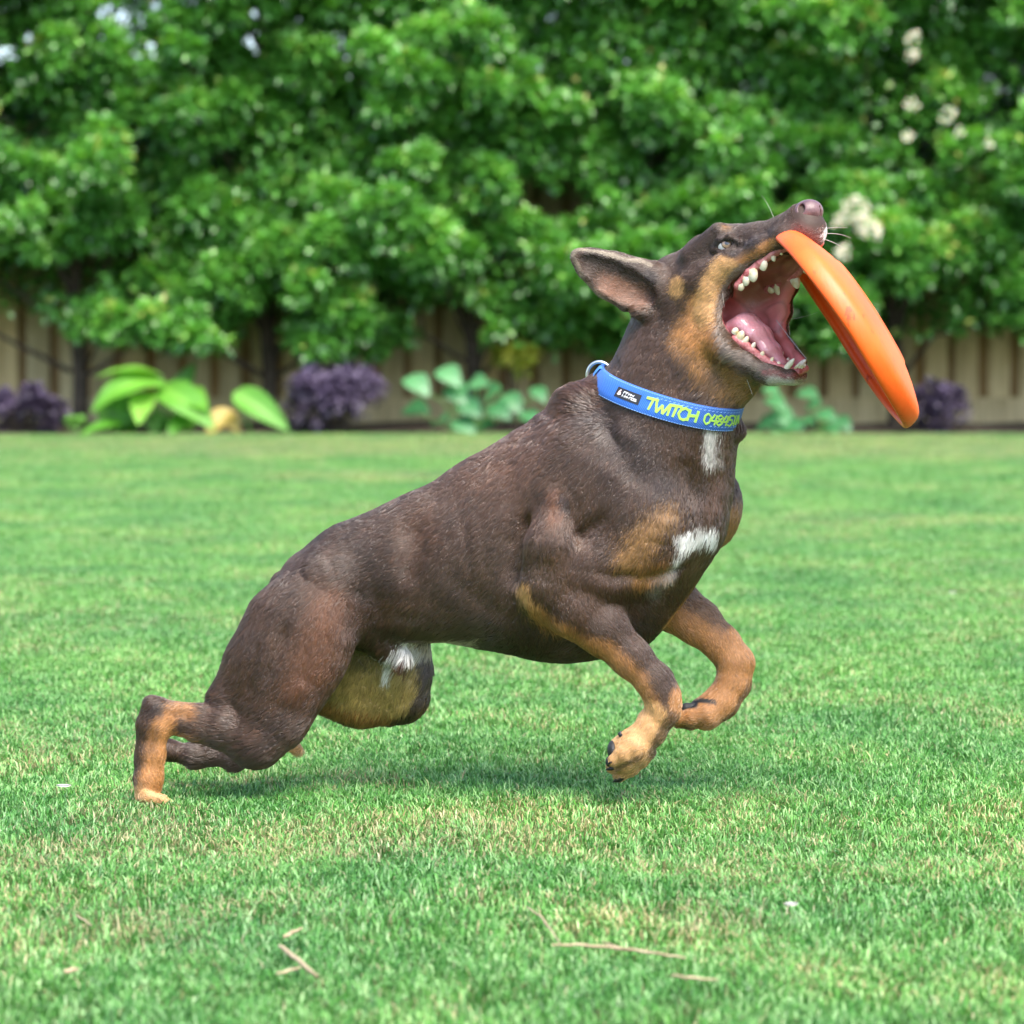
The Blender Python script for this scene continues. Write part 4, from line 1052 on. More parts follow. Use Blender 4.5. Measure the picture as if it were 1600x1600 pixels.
for x in (-9, -6.6, -4.2, -1.8, .6, 3.0, 5.4, 7.8):
    v, f = box_vf(x, x + .1, .082, .18, -.05, 1.75); rel(mesh_np('post', v + np.array((0, FY, 0)), f, (mwd_shade,), smooth=False), fence)

# ------------------------------------------------------------------ leaves
def leaf_mat(name, cols, rough=.35, trans=.25, spec=.5):
    m = NT(name)
    a = m.n('ShaderNodeAttribute', attribute_name='tint')
    r1 = m.ramp(a.outputs['Fac'], cols)
    m.l(r1.outputs['Color'], m.b.inputs['Base Color']); m.set(Roughness=rough, Specular_IOR_Level=spec)
    tr = m.n('ShaderNodeBsdfTranslucent'); 
    hs = m.n('ShaderNodeHueSaturation'); hs.inputs['Hue'].default_value = .485; hs.inputs['Saturation'].default_value = 1.15; hs.inputs['Value'].default_value = 1.5
    m.l(r1.outputs['Color'], hs.inputs['Color']); m.l(hs.outputs['Color'], tr.inputs['Color'])
    mx = m.n('ShaderNodeMixShader'); mx.inputs[0].default_value = trans
    m.l(m.b.outputs[0], mx.inputs[1]); m.l(tr.outputs[0], mx.inputs[2]); m.l(mx.outputs[0], m.out.inputs['Surface'])
    return m.m
def leaves_mesh(name, P, D, U, L, W, tint, mat, parent, fold=.25, curl=.25):
    """P base points, D leaf directions, U leaf up normals (n,3); L, W arrays. A folded six-vertex leaf each."""
    n = len(P)
    D = D / np.linalg.norm(D, axis=1, keepdims=True)
    S_ = np.cross(D, U); S_ /= np.linalg.norm(S_, axis=1, keepdims=True) + 1e-9
    Nn = np.cross(S_, D)
    L = L[:, None]; W = W[:, None]
    v0 = P; v1 = P + D * L * .42 + S_ * W * .5 + Nn * W * fold * .5; v2 = P + D * L * .42 - S_ * W * .5 + Nn * W * fold * .5
    vm = P + D * L * .5; vt = P + D * L - Nn * L * curl
    v3 = P + D * L * .75 + S_ * W * .36 + Nn * (W * fold * .3 - L * curl * .3); v4 = P + D * L * .75 - S_ * W * .36 + Nn * (W * fold * .3 - L * curl * .3)
    V = np.stack([v0, v1, v3, vt, v4, v2, vm], 1).reshape(-1, 3)
    b = np.arange(n)[:, None] * 7
    F = np.concatenate([b + np.array([[0, 1, 6]]), b + np.array([[1, 2, 6]]), b + np.array([[2, 3, 6]]), b + np.array([[3, 4, 6]]), b + np.array([[4, 5, 6]]), b + np.array([[5, 0, 6]])])
    o = mesh_np(name, V, F, (mat,), None, True)
    a = o.data.attributes.new('tint', 'FLOAT', 'POINT'); a.data.foreach_set('value', np.repeat(tint, 7).astype(np.float32))
    if parent is not None: rel(o, parent)
    return o
def unit(n, r): v = r.normal(size=(n, 3)); return v / np.linalg.norm(v, axis=1, keepdims=True)
r5 = np.random.default_rng(5)
mleaf = leaf_mat('hedge_leaf', [(0, (.026, .088, .018)), (.35, (.062, .21, .034)), (.7, (.125, .37, .055)), (.95, (.30, .56, .12)), (1, (.50, .50, .14))], .28, .28, .7)
def lower(u): return float(np.interp(u, [-300, 0, 60, 120, 150, 360, 395, 440, 470, 590, 640, 740, 800, 900, 960, 1190, 1330, 1420, 1600, 1900], [480, 490, 500, 520, 540, 545, 500, 520, 560, 575, 548, 540, 550, 560, 575, 560, 560, 535, 520, 520]))
GAPS = [(325, 250, 50, 48), (412, 488, 40, 36), (62, 178, 45, 42), (205, 215, 34, 45), (870, 318, 62, 62), (770, 380, 34, 40), (30, 440, 50, 40), (110, 430, 40, 30), (600, 470, 50, 28), (392, 60, 18, 34), (870, 110, 26, 18), (690, 230, 30, 24), (1010, 245, 40, 24), (1240, 300, 34, 26), (1460, 250, 30, 40), (1560, 150, 26, 34), (1390, 560, 60, 30), (1420, 480, 50, 40), (700, 510, 60, 40), (200, 410, 60, 22), (540, 90, 22, 40), (1180, 140, 30, 20), (930, 540, 30, 20), (180, 30, 20, 16), (20, 100, 20, 18)]
clumps = []
gs = 56
for u0 in range(-420, 2040, gs):
    for v0 in range(-260, 620, 44):
        u = u0 + r5.uniform(-26, 26) + (gs / 2 if (v0 // 50) % 2 else 0); v = v0 + r5.uniform(-20, 20); R = r5.uniform(34, 58)
        if v + R * .8 > lower(u): 
            if v + R * .3 > lower(u): continue
            R = (lower(u) - v) / .95
        if R < 20: continue
        g = min(((u - a) / (w * .92 + R * .38)) ** 2 + ((v - b) / (h * .92 + R * .32)) ** 2 for a, b, w, h in GAPS)
        if g < 1: continue
        clumps.append((u, v, r5.uniform(12.15, 12.7) + .15 * math.sin(u * .013 + v * .01), R))
for u, v, R in [(160, 520, 34), (220, 505, 44), (290, 520, 42), (335, 540, 26), (520, 480, 50), (500, 535, 40), (570, 500, 40), (1100, 470, 60), (660, 400, 60), (720, 400, 40), (1000, 560, 24)]:
    clumps.append((u, v, 12.15, R))
HOLES = [(158, 22, 1), (190, 26, 2), (178, 12, -1), (400, 18, 2), (392, 62, 4), (402, 78, 0), (160, 60, 0), (212, 84, 0), (236, 72, 0), (237, 88, 0), (42, 60, 0), (22, 72, 0), (22, 90, -1), (0, 82, 1), (245, 6, 1), (300, 3, 4), (330, 5, 1), (74, 152, 0), (860, 30, -2)]
SHX = [-330, 60, 420, 740, 1060, 1400, 1760]
SLAB = ['evergreen hedge shrub at the left edge, mostly cut off by the picture', 'dense evergreen hedge shrub above the lime broad-leaved plant, its dark trunk by the fence', 'bushy evergreen hedge shrub above the larger purple-leaved plant',
        'evergreen hedge shrub above the dog\'s back, beside the dark gap showing fence', 'tall evergreen hedge shrub right behind the dog\'s head and open mouth', 'flowering evergreen hedge shrub with cream blossom right of the dog\'s nose', 'evergreen hedge shrub beyond the right edge of the picture']
bark = NT('bark'); tc = bark.coord(); r_ = bark.ramp(bark.noise(40, 5, .6, tc).outputs['Fac'], [(.3, (.035, .026, .02)), (.7, (.13, .10, .075))]); bark.l(r_.outputs['Color'], bark.b.inputs['Base Color']); bark.set(Roughness=.9); bark.bump(bark.noise(90, 4, .7, tc).outputs['Fac'], .8, .01)
def tube_world(pts, rads, n=7):
    V = []; F = []
    for i, p in enumerate(pts):
        p = np.array(p, float); t = nrm(np.array(pts[min(i + 1, len(pts) - 1)], float) - np.array(pts[max(i - 1, 0)], float))
        x = nrm(np.cross(t, (0.12, .9, .2))); y = np.cross(t, x)
        for k in range(n): a = 2 * math.pi * k / n; V.append(p + (x * math.cos(a) + y * math.sin(a)) * rads[i])
    for i in range(len(pts) - 1):
        for k in range(n): F.append((i * n + k, i * n + (k + 1) % n, (i + 1) * n + (k + 1) % n, (i + 1) * n + k))
    return V, F
def join_tubes(tubes):
    V, F = [], []
    for v, f in tubes:
        b = len(V); V += list(v); F += [tuple(b + i for i in q) for q in f]
    return V, F
shrubs = []
for i, ux in enumerate(SHX):
    bx = onY(ux + (64 if i == 1 else 0), 600, 12.75)[0]
    root = empty('hedge_shrub', (bx, 12.75, 0)); tag(root, SLAB[i], 'shrub', 'evergreen shrubs of the hedge')
    tubes = []
    rr = np.random.default_rng(50 + i)
    pts = [(bx, 12.75, -.05), (bx + .01, 12.74, .3), (bx - .03, 12.75, .7), (bx + .02, 12.7, 1.2), (bx, 12.7, 1.9), (bx + .05, 12.7, 2.5)]
    tubes.append(tube_world(pts, [.05, .042, .036, .03, .02, .008]))
    mine = [c for c in clumps if min(range(len(SHX)), key=lambda k: abs(SHX[k] - c[0])) == i]
    for c in mine[::3]:
        e = onY(c[0], c[1], c[2] + .05); z0 = max(.35, e[2] - .35) * .8; st = np.array((bx + (e[0] - bx) * .05, 12.74, z0)); mid = (st + e) / 2 + rr.normal(size=3) * .04
        tubes.append(tube_world([st, mid, e], [.016, .010, .004], 5))
    v, f = join_tubes(tubes); rel(mesh_np('trunk', v, f, (bark.m,)), root)
    P, D, U, T = [], [], [], []
    for (u, v, Y, R) in mine:
        c = onY(u, v, Y); s = R * (Y + CAM_D) / FPX
        sub = max(3, int(8 * (R / 45) ** 2))
        for q in range(sub):
            d = unit(1, r5)[0]; d[1] = -abs(d[1]) * .9; cc = c + d * s * np.array((1.0, 1.0, .8)) * r5.uniform(.3, 1.15); ss = s * r5.uniform(.20, .52)
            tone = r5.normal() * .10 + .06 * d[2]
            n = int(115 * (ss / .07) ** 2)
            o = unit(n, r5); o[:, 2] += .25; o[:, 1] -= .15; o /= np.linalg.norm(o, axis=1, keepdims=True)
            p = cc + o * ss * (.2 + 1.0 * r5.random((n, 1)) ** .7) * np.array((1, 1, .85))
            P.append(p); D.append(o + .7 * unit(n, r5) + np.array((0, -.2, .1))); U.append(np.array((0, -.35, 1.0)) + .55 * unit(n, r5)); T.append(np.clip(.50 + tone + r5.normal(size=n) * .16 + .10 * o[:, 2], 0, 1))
    # loose leaves that knit the clumps together
    x0, x1 = (SHX[i - 1] + ux) / 2 if i else ux - 200, (SHX[i + 1] + ux) / 2 if i < len(SHX) - 1 else ux + 200
    n = 8500; uu_ = r5.uniform(x0, x1, n); vv_ = r5.uniform(-260, 560, n)
    k = np.array([min(((a - p) / w) ** 2 + ((b - q) / h) ** 2 for p, q, w, h in GAPS) > .95 and b < lower(a) - 12 + 10 * math.sin(a * .11) for a, b in zip(uu_, vv_)])
    pts = np.array([onY(a, b, y) for a, b, y in zip(uu_[k], vv_[k], r5.uniform(12.25, 12.75, k.sum()))])
    P.append(pts); D.append(unit(len(pts), r5) + np.array((0, -.5, 0))); U.append(np.array((0, -.5, .9)) + .7 * unit(len(pts), r5)); T.append(np.clip(.48 + .2 * r5.normal(size=len(pts)), 0, 1))
    n = 4500; uu_ = r5.uniform(x0, x1, n); vv_ = r5.uniform(-220, 190, n)
    pts = np.array([onY(a, b, y) for a, b, y in zip(uu_, vv_, r5.uniform(12.8, 13.2, n))])
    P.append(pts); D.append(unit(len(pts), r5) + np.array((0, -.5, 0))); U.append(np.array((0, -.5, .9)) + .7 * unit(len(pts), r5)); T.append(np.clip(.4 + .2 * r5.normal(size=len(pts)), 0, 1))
    # inner, sparser layer; its darker tint paints the shade inside the hedge
    x0, x1 = (SHX[i - 1] + ux) / 2 if i else ux - 200, (SHX[i + 1] + ux) / 2 if i < len(SHX) - 1 else ux + 200
    n = 11000; uu_ = r5.uniform(x0, x1, n); vv_ = r5.uniform(-260, 560, n); k = []
    for a, b in zip(uu_, vv_):
        g = min(((a - p) / (w * 1.15)) ** 2 + ((b - q) / (h * 1.15)) ** 2 for p, q, w, h in GAPS[4:5] + GAPS[16:17] + GAPS[18:19] + [(158, 22, 14, 9), (190, 28, 12, 9), (402, 22, 12, 12), (395, 66, 12, 14), (160, 62, 8, 8), (212, 82, 7, 6), (236, 86, 7, 6), (30, 62, 14, 10), (245, 8, 16, 8), (300, 5, 20, 8)])
        k.append(g > 1 and b < lower(a) - 20)
    k = np.array(k); pts = np.array([onY(a, b, y) for a, b, y in zip(uu_[k], vv_[k], r5.uniform(12.7, 13.15, k.sum()))])
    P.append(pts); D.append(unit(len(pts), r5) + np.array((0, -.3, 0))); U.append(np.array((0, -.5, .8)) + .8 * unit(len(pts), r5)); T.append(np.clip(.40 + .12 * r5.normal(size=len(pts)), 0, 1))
    P, D, U, T = map(np.concatenate, (P, D, U, T))
    w_ = P - CAMP; dep_ = w_[:, 1] * CP - w_[:, 2] * SP; pu_ = 800 + FPX * w_[:, 0] / dep_; pv_ = 800 - FPX * (w_[:, 1] * SP + w_[:, 2] * CP) / dep_
    kk = np.ones(len(P), bool)
    for hu, hv, hr in HOLES: kk &= (pu_ - hu) ** 2 + (pv_ - hv) ** 2 > (hr + 11) ** 2
    P, D, U, T = P[kk], D[kk], U[kk], T[kk]; n = len(P)
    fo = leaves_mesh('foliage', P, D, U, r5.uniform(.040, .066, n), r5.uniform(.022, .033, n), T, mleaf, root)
    fo['kind'] = 'stuff'
    shrubs.append(root); 
# the hedge runs on past both edges of the picture
for s_, sg_, side in ((shrubs[0], -1, 'left'), (shrubs[6], 1, 'right')):
    for k, nth in ((1, 'next'), (2, 'second'), (3, 'third'), (4, 'last')):
        c_ = s_.copy(); col.objects.link(c_); c_.location.x += sg_ * 1.22 * k; c_['label'] = 'evergreen hedge shrub wholly outside the picture, the %s one beyond its %s edge' % (nth, side)
        for ch in list(s_.children):
            d_ = ch.copy(); col.objects.link(d_); d_.parent = c_
# blossom clusters on the flowering shrub
mfl = NT('blossom').set(Base_Color=(.72, .66, .50), Roughness=.6, Subsurface_Weight=.2)
fv, ff = ico(1)
for (u, v, R, n, dens) in [(1335, 330, 26, 70, 1), (1352, 352, 20, 50, 1), (1366, 362, 14, 30, 1), (1316, 395, 15, 36, 1), (1310, 345, 12, 16, 1), (1427, 62, 14, 20, 1), (1425, 88, 10, 14, 1), (1480, 180, 16, 22, 1), (1424, 165, 12, 16, 1), (1418, 215, 12, 14, 1), (1500, 205, 10, 10, 1), (1545, 225, 8, 8, 1)]:
    root = shrubs[5] if u > 1230 else shrubs[4]
    c = onY(u, v, 11.92); s = R * (11.92 + CAM_D) / FPX
    d = unit(n, r5); p = c + d * s * (.5 + .5 * r5.random((n, 1)))
    k = r5.uniform(.006, .013, n)
    V = (p[:, None, :] + fv[None] * k[:, None, None] * np.array((1, .8, .7))).reshape(-1, 3)
    F = (ff[None] + (np.arange(n) * len(fv))[:, None, None]).reshape(-1, 3)
    rel(mesh_np('flower_cluster', V, F, (mfl.m,)), root)['kind'] = 'stuff'

# ------------------------------------------------------------------ plants of the bed
mpur = leaf_mat('purple_leaf', [(0, (.014, .010, .019)), (.5, (.048, .034, .066)), (1, (.15, .11, .20))], .5, .15)
def bush(name, u, v, Y, ru, rv, n, L, mat, label, cat, group=None, tone=.5, up=.5):
    c = onY(u, v, Y); s = (Y + CAM_D) / FPX
    root = empty(name, (c[0], Y, 0.0)); tag(root, label, cat, group)
    P, D, U, T = [], [], [], []
    tubes = []
    for q in range(max(6, int(ru * rv / 160))):
        d = unit(1, r5)[0]; d[2] = abs(d[2]) if r5.random() < .7 else d[2]; cc = c + d * np.array((ru, ru * .8, rv)) * s * .72; ss = min(ru, rv) * s * r5.uniform(.28, .42)
        cc[2] = max(cc[2], .06)
        m = int(n / max(6, int(ru * rv / 160)))
        o = unit(m, r5); o[:, 2] += .4; o /= np.linalg.norm(o, axis=1, keepdims=True)
        P.append(cc + o * ss * r5.random((m, 1)) ** .4); D.append(o + .6 * unit(m, r5)); U.append(np.array((0, -.4, 1)) + .5 * unit(m, r5)); T.append(np.clip(tone + r5.normal() * .12 + r5.normal(size=m) * .16 + .2 * d[2], 0, 1))
        tubes.append(tube_world([(c[0] + r5.normal() * .03, Y, -.02), tuple((np.array((c[0], Y, 0)) + cc) / 2 + r5.normal(size=3) * .015), tuple(cc)], [.006, .005, .003], 5))
    P, D, U, T = map(np.concatenate, (P, D, U, T)); P[:, 2] = np.maximum(P[:, 2], .02)
    fo = leaves_mesh('foliage', P, D, U, r5.uniform(.7, 1.2, len(P)) * L, r5.uniform(.7, 1.2, len(P)) * L * .55, T, mat, root); fo['kind'] = 'stuff'
    v_, f_ = join_tubes(tubes); rel(mesh_np('stem', v_, f_, (bark.m,)), root)
    return root
gp = 'purple-leaved plants along the fence'
bush('purple_plant', 36, 645, 12.2, 72, 42, 2200, .035, mpur, 'low purple-leaved plant in the bed left of the lime broad-leaved plant', 'plant', gp)
bush('purple_plant', 525, 628, 12.1, 90, 62, 3600, .035, mpur, 'largest purple-leaved plant, a rounded mound in front of the fence behind the dog', 'plant', gp, .58)
bush('purple_plant', 1462, 642, 12.3, 50, 50, 1500, .033, mpur, 'small purple-leaved plant behind the lower tip of the orange disc', 'plant', gp)
def big_leaf(poly_base, tip, width, Y, droop, mat, parent, cup=.2, tint=.5, wave=.0, dy=0.0, face=.6):
    a = onY(poly_base[0], poly_base[1], Y); b = onY(tip[0], tip[1], Y + dy); s = (Y + CAM_D) / FPX
    L = np.linalg.norm(b - a); d = (b - a) / L
    side = np.cross(d, (0, -face, 1 - face * .6)); side /= np.linalg.norm(side) + 1e-9; nn_ = np.cross(side, d)
    W = width * s; nu, nv = 15, 9; V = []; F = []; T = []
    for i in range(nu):
        t = i / (nu - 1); w = W * .5 * (math.sin(math.pi * min(1, t ** .62 * 1.0)) ** .8 + .02)
        c = a + d * L * t + nn_ * L * droop * math.sin(math.pi * t)
        for j in range(nv):
            x = (j / (nv - 1) - .5) * 2
            p = c + side * w * x + nn_ * (-abs(x) ** 1.5 * w * cup * -1 + wave * w * math.sin(t * 14 + x * 3) * abs(x)) + nn_ * .0025 * (1 if j % 2 else 0)
            V.append(p); T.append(min(1, max(0, tint + (.22 if j == nv // 2 else 0) + (.07 if (i + j) % 3 == 0 else 0) - .1 * t)))
    for i in range(nu - 1):
        for j in range(nv - 1): F.append((i * nv + j, i * nv + j + 1, (i + 1) * nv + j + 1, (i + 1) * nv + j))
    o = mesh_np('leaf', np.array(V), F, (mat,))
    at = o.data.attributes.new('tint', 'FLOAT', 'POINT'); at.data.foreach_set('value', np.array(T, np.float32))
    return rel(o, parent)
mlime = leaf_mat('lime_leaf', [(0, (.030, .12, .012)), (.5, (.085, .29, .022)), (1, (.24, .50, .07))], .5, .35)
def stalk(root, pts, r0=.008, mat=None):
    v, f = tube_world(pts, [r0 * (1 - .5 * i / len(pts)) for i in range(len(pts))], 6); rel(mesh_np('stem', v, f, (mat or msg.m,)), root)
msg = NT('green_stem').set(Base_Color=(.10, .25, .05), Roughness=.5)
YB = 12.1
lp = empty('broad_leaved_plant', (onY(240, 665, YB)[0], YB, 0)); tag(lp, 'lime green plant with very large drooping leaves in front of the fence', 'plant')
for b, t, w, dr, ti, dy, fc in [((258, 596), (142, 645), 62, .16, .62, -.15, .45), ((252, 586), (150, 590), 30, .10, .72, -.1, .2), ((250, 604), (336, 672), 54, .10, .60, -.2, .7), ((228, 612), (216, 664), 40, .04, .92, -.25, .8), ((268, 622), (306, 566), 34, -.05, .22, .1, .7), ((190, 612), (185, 682), 46, .03, .30, -.05, .8), ((285, 615), (325, 640), 44, .04, .66, -.2, .7), ((210, 665), (122, 682), 30, .08, .45, -.3, .4), ((300, 640), (262, 684), 34, .03, .35, -.2, .7)]:
    big_leaf(b, t, w, YB, dr, mlime, lp, .25, ti, .06, dy, fc)
    e = onY(b[0], b[1], YB); stalk(lp, [(lp.location.x, YB, -.02), tuple((np.array(lp.location) + e) / 2 + np.array((.02, -.02, .03))), tuple(e)])
for q in range(9):
    u_, v_ = 165 + q * 16 + r5.uniform(-8, 8), 668 + r5.uniform(-12, 6); w_ = r5.uniform(14, 24)
    big_leaf((u_, v_ + 8), (u_ + r5.uniform(-34, 34), v_ - r5.uniform(10, 30)), w_, YB, .1, mlime, lp, .3, r5.uniform(.1, .5), .05, r5.uniform(-.1, .15), .7)
lp2 = empty('broad_leaved_plant', (onY(395, 672, YB)[0], YB, 0)); tag(lp2, 'single large striped green leaf leaning right with a yellowing leaf beside it', 'plant')
big_leaf((366, 612), (452, 674), 46, YB - .1, .06, mlime, lp2, .3, .55, .03, -.1, .75)
mye = leaf_mat('yellowing_leaf', [(0, (.22, .16, .04)), (.5, (.42, .32, .08)), (1, (.6, .5, .18))], .5, .3)
big_leaf((362, 640), (322, 684), 34, YB, .1, mye, lp2, .3, .5, .1, -.1, .7); big_leaf((352, 645), (376, 682), 26, YB, .1, mye, lp2, .3, .6, .1, -.1, .7)
e = onY(366, 612, YB - .1); stalk(lp2, [(lp2.location.x, YB, -.02), tuple((np.array(lp2.location) + e) / 2), tuple(e)])
mblu = leaf_mat('bluish_leaf', [(0, (.015, .065, .025)), (.5, (.045, .175, .060)), (1, (.12, .32, .13))], .4, .25)
def heart_plant(name, lst, x, label, cat, group, mat=None):
    root = empty(name, (onY(x, 670, 12.2)[0], 12.2, 0)); tag(root, label, cat, group)
    for u, v, w, ti in lst:
        an = r5.uniform(-.9, .9)
        big_leaf((u - w * .4 * math.cos(an), v - w * .35 * math.sin(an) - w * .15), (u + w * .5 * math.cos(an), v + w * .4 * math.sin(an) + w * .15), w * .9, 12.2 - r5.uniform(0, .2), .08, mat or mblu, root, .2, ti, .05, -.1, r5.uniform(.5, .9))
        e = onY(u, v, 12.2); stalk(root, [(root.location.x + r5.normal() * .04, 12.2, -.02), tuple((np.array(root.location) + e) / 2 + r5.normal(size=3) * .02), tuple(e)], .005)
    return root
hg = 'leafy green plants in the bed'
heart_plant('leafy_plant', [(652, 604, 44, .75), (650, 643, 46, .5), (702, 590, 42, .8), (715, 618, 44, .55), (735, 640, 40, .45), (690, 660, 38, .5), (770, 615, 46, .7), (780, 645, 40, .4), (748, 600, 34, .8), (800, 632, 40, .55), (828, 655, 34, .45), (725, 668, 40, .6), (842, 618, 30, .5), (760, 668, 34, .5)], 730, 'spreading plant with rounded bluish green leaves right of the largest purple plant', 'plant', hg)
heart_plant('leafy_plant', [(1212, 632, 34, .6), (1222, 655, 42, .7), (1205, 612, 26, .7), (1240, 668, 34, .5), (1196, 664, 34, .5), (1215, 674, 30, .9)], 1218, 'bluish green leafy plant right of the dog\'s collar', 'plant', hg)
heart_plant('leafy_plant', [(1262, 618, 34, .65), (1272, 634, 30, .55), (1290, 652, 34, .5), (1315, 664, 34, .45), (1262, 660, 28, .5), (1300, 672, 26, .5)], 1285, 'low bluish green leafy plant below the orange disc', 'plant', hg)
mylw = leaf_mat('yellow_green_leaf', [(0, (.10, .16, .02)), (.5, (.34, .42, .05)), (1, (.65, .65, .12))], .45, .3)
bush('variegated_shrub', 808, 568, 12.5, 50, 26, 320, .05, mylw, 'small yellow-green shrub against the fence above the leafy plant', 'shrub', None, .5)
bush('ground_weed', 122, 672, 12.0, 22, 18, 120, .03, leaf_mat('weed_leaf', [(0, (.03, .12, .02)), (1, (.16, .38, .06))]), 'tiny green weed between the purple plant and the lime plant', 'plant', None, .6)
# ------------------------------------------------------------------ grass
r6 = np.random.default_rng(66)
mgr = NT('grass_blade')
a_ = mgr.n('ShaderNodeAttribute', attribute_name='blade'); sepc = mgr.n('ShaderNodeSeparateColor'); mgr.l(a_.outputs['Color'], sepc.inputs['Color'])
geo = mgr.n('ShaderNodeNewGeometry')
green = mgr.ramp(sepc.outputs['Red'], [(0, GRA), (.5, GRB), (1, GRC)])
straw = mgr.ramp(sepc.outputs['Red'], [(0, (.24, .21, .09)), (1, (.48, .44, .24))])
n1_ = mgr.noise(1.3, 4, .6, geo.outputs['Position']); n2_ = mgr.noise(5.5, 3, .6, geo.outputs['Position'])
dry = mth_(mgr, 'ADD', mth_(mgr, 'MULTIPLY', n1_.outputs['Fac'], .55), mth_(mgr, 'MULTIPLY', n2_.outputs['Fac'], .45))
for (pu, pv, pr) in ((280, 1455, .10), (180, 1290, .09), (560, 1310, .10), (60, 1340, .07), (1385, 816, .25), (650, 1325, .08), (1110, 1440, .06), (330, 1330, .07), (760, 1300, .09), (620, 745, .3), (250, 696, 1.0), (1250, 694, 1.2), (1530, 700, .8), (700, 700, .8)):  # the far strip's brightness at grazing view is painted in as straw spots
    c_ = onZ(pu, pv); vs = mgr.n('ShaderNodeVectorMath', operation='DISTANCE'); mgr.l(geo.outputs['Position'], vs.inputs[0]); vs.inputs[1].default_value = tuple(c_)
    dry = mth_(mgr, 'ADD', dry, mth_(mgr, 'MULTIPLY', mth_(mgr, 'MAXIMUM', mth_(mgr, 'SUBTRACT', 1.0, mth_(mgr, 'DIVIDE', vs.outputs['Value'], pr * 2.0)), 0), .22))
mrr = mgr.n('ShaderNodeMapRange'); mrr.inputs['From Min'].default_value = .48; mrr.inputs['From Max'].default_value = .68; mrr.inputs['To Min'].default_value = .035; mrr.inputs['To Max'].default_value = .42
mgr.l(dry, mrr.inputs['Value'])
isdry_or_lit = mth_(mgr, 'LESS_THAN', sepc.outputs['Green'], mrr.outputs['Result'])
mx = mgr.n('ShaderNodeMixRGB'); mgr.l(isdry_or_lit, mx.inputs[0]); mgr.l(green.outputs['Color'], mx.inputs[1]); mgr.l(straw.outputs['Color'], mx.inputs[2])
mv_ = mgr.n('ShaderNodeMixRGB', blend_type='MULTIPLY'); mv_.inputs[0].default_value = 1
n3_ = mgr.noise(2.6, 3, .6, geo.outputs['Position'])
mgr.l(mx.outputs[0], mv_.inputs[1]); mgr.l(mgr.ramp(n3_.outputs['Fac'], [(.35, (.70, .80, .82)), (.65, (1.20, 1.12, 1.02))]).outputs['Color'], mv_.inputs[2])
mgr.l(mv_.outputs[0], mgr.b.inputs['Base Color']); mgr.set(Roughness=.42, Specular_IOR_Level=.55)
tr = mgr.n('ShaderNodeBsdfTranslucent'); mgr.l(mv_.outputs[0], tr.inputs['Color'])
ms = mgr.n('ShaderNodeMixShader'); ms.inputs[0].default_value = .30
mgr.l(mgr.b.outputs[0], ms.inputs[1]); mgr.l(tr.outputs[0], ms.inputs[2]); mgr.l(ms.outputs[0], mgr.out.inputs['Surface'])
src = bpy.data.collections.new('grass_tiles')
TS = .5
for k in range(6):
    nt = 2600; per = 12
    tc_ = r6.uniform(-TS * .58, TS * .58, (nt, 2)); az0 = r6.uniform(0, 2 * math.pi, nt)
    n = nt * per; t = np.repeat(tc_, per, 0) + r6.normal(size=(n, 2)) * .0055
    az = np.repeat(az0, per) + r6.normal(size=n) * 1.2
    lean = np.clip(r6.normal(1.6, .7, n), .1, 2.8)
    hgt = r6.uniform(.005, .0105, n) * np.repeat(np.clip(r6.normal(1, .36, nt), .35, 2.2), per)
    w = r6.uniform(.0009, .0018, n)
    hd = np.stack([np.cos(az), np.sin(az)], 1)
    sd = np.stack([-np.sin(az + r6.normal(size=n) * .5), np.cos(az + r6.normal(size=n) * .5)], 1)
    def pt(f, wf):
        ln = lean * f
        r = hgt * f * np.sin(ln * .8 + .1); z = hgt * f * np.maximum(np.cos(ln * .5), .12)
        c = np.concatenate([t + hd * r[:, None], z[:, None]], 1); s = np.concatenate([sd * (w * wf)[:, None] * .5, np.zeros((n, 1))], 1)
        return c - s, c + s
    a0, a1 = pt(0, 1); b0, b1 = pt(.55, .95); c0, _ = pt(1.0, 0)
    a0[:, 2] -= .004; a1[:, 2] -= .004
    V = np.stack([a0, a1, b0, b1, c0], 1).reshape(-1, 3); b = np.arange(n)[:, None] * 5
    F = np.concatenate([b + np.array([[0, 1, 3]]), b + np.array([[0, 3, 2]]), b + np.array([[2, 3, 4]])])
    o = mesh_np('grass_tile', V, F, (mgr.m,), link=False)
    C = np.stack([np.clip(r6.normal(.45, .27, n), 0, 1), r6.random(n), r6.random(n)], 1)
    add_attr(o.data, 'blade', np.repeat(C, 5, 0))
    src.objects.link(o)
pts = []
y = -1.6
while y < EDGE + .2:
    half = (y + CAM_D + .4) * .20 + 2.6
    x = -math.ceil(half / (TS * .9)) * TS * .9
    while x <= half:
        px_, py_ = x + r6.uniform(-.02, .02), y + r6.uniform(-.02, .02)
        if py_ + TS * .45 < lawn_edge(px_) + .06: pts.append((px_, py_, ground_z(px_, py_)))
        x += TS * .9
    y += TS * .9
x = -5.8                                     # a row that follows the edge
while x < 5.8: pts.append((x, float(lawn_edge(x)) - TS * .5, 0)); x += TS * .8
me = bpy.data.meshes.new('grass'); me.from_pydata(pts, [], []); me.update()
grass = bpy.data.objects.new('grass', me); col.objects.link(grass); grass['kind'] = 'stuff'
tag(grass, 'short mown green lawn grass flecked with dry straw blades', 'grass')
ng = bpy.data.node_groups.new('scatter', 'GeometryNodeTree')
ng.interface.new_socket('Geometry', in_out='INPUT', socket_type='NodeSocketGeometry'); ng.interface.new_socket('Geometry', in_out='OUTPUT', socket_type='NodeSocketGeometry')
N = ng.nodes; gi = N.new('NodeGroupInput'); go = N.new('NodeGroupOutput'); iop = N.new('GeometryNodeInstanceOnPoints'); ci = N.new('GeometryNodeCollectionInfo')
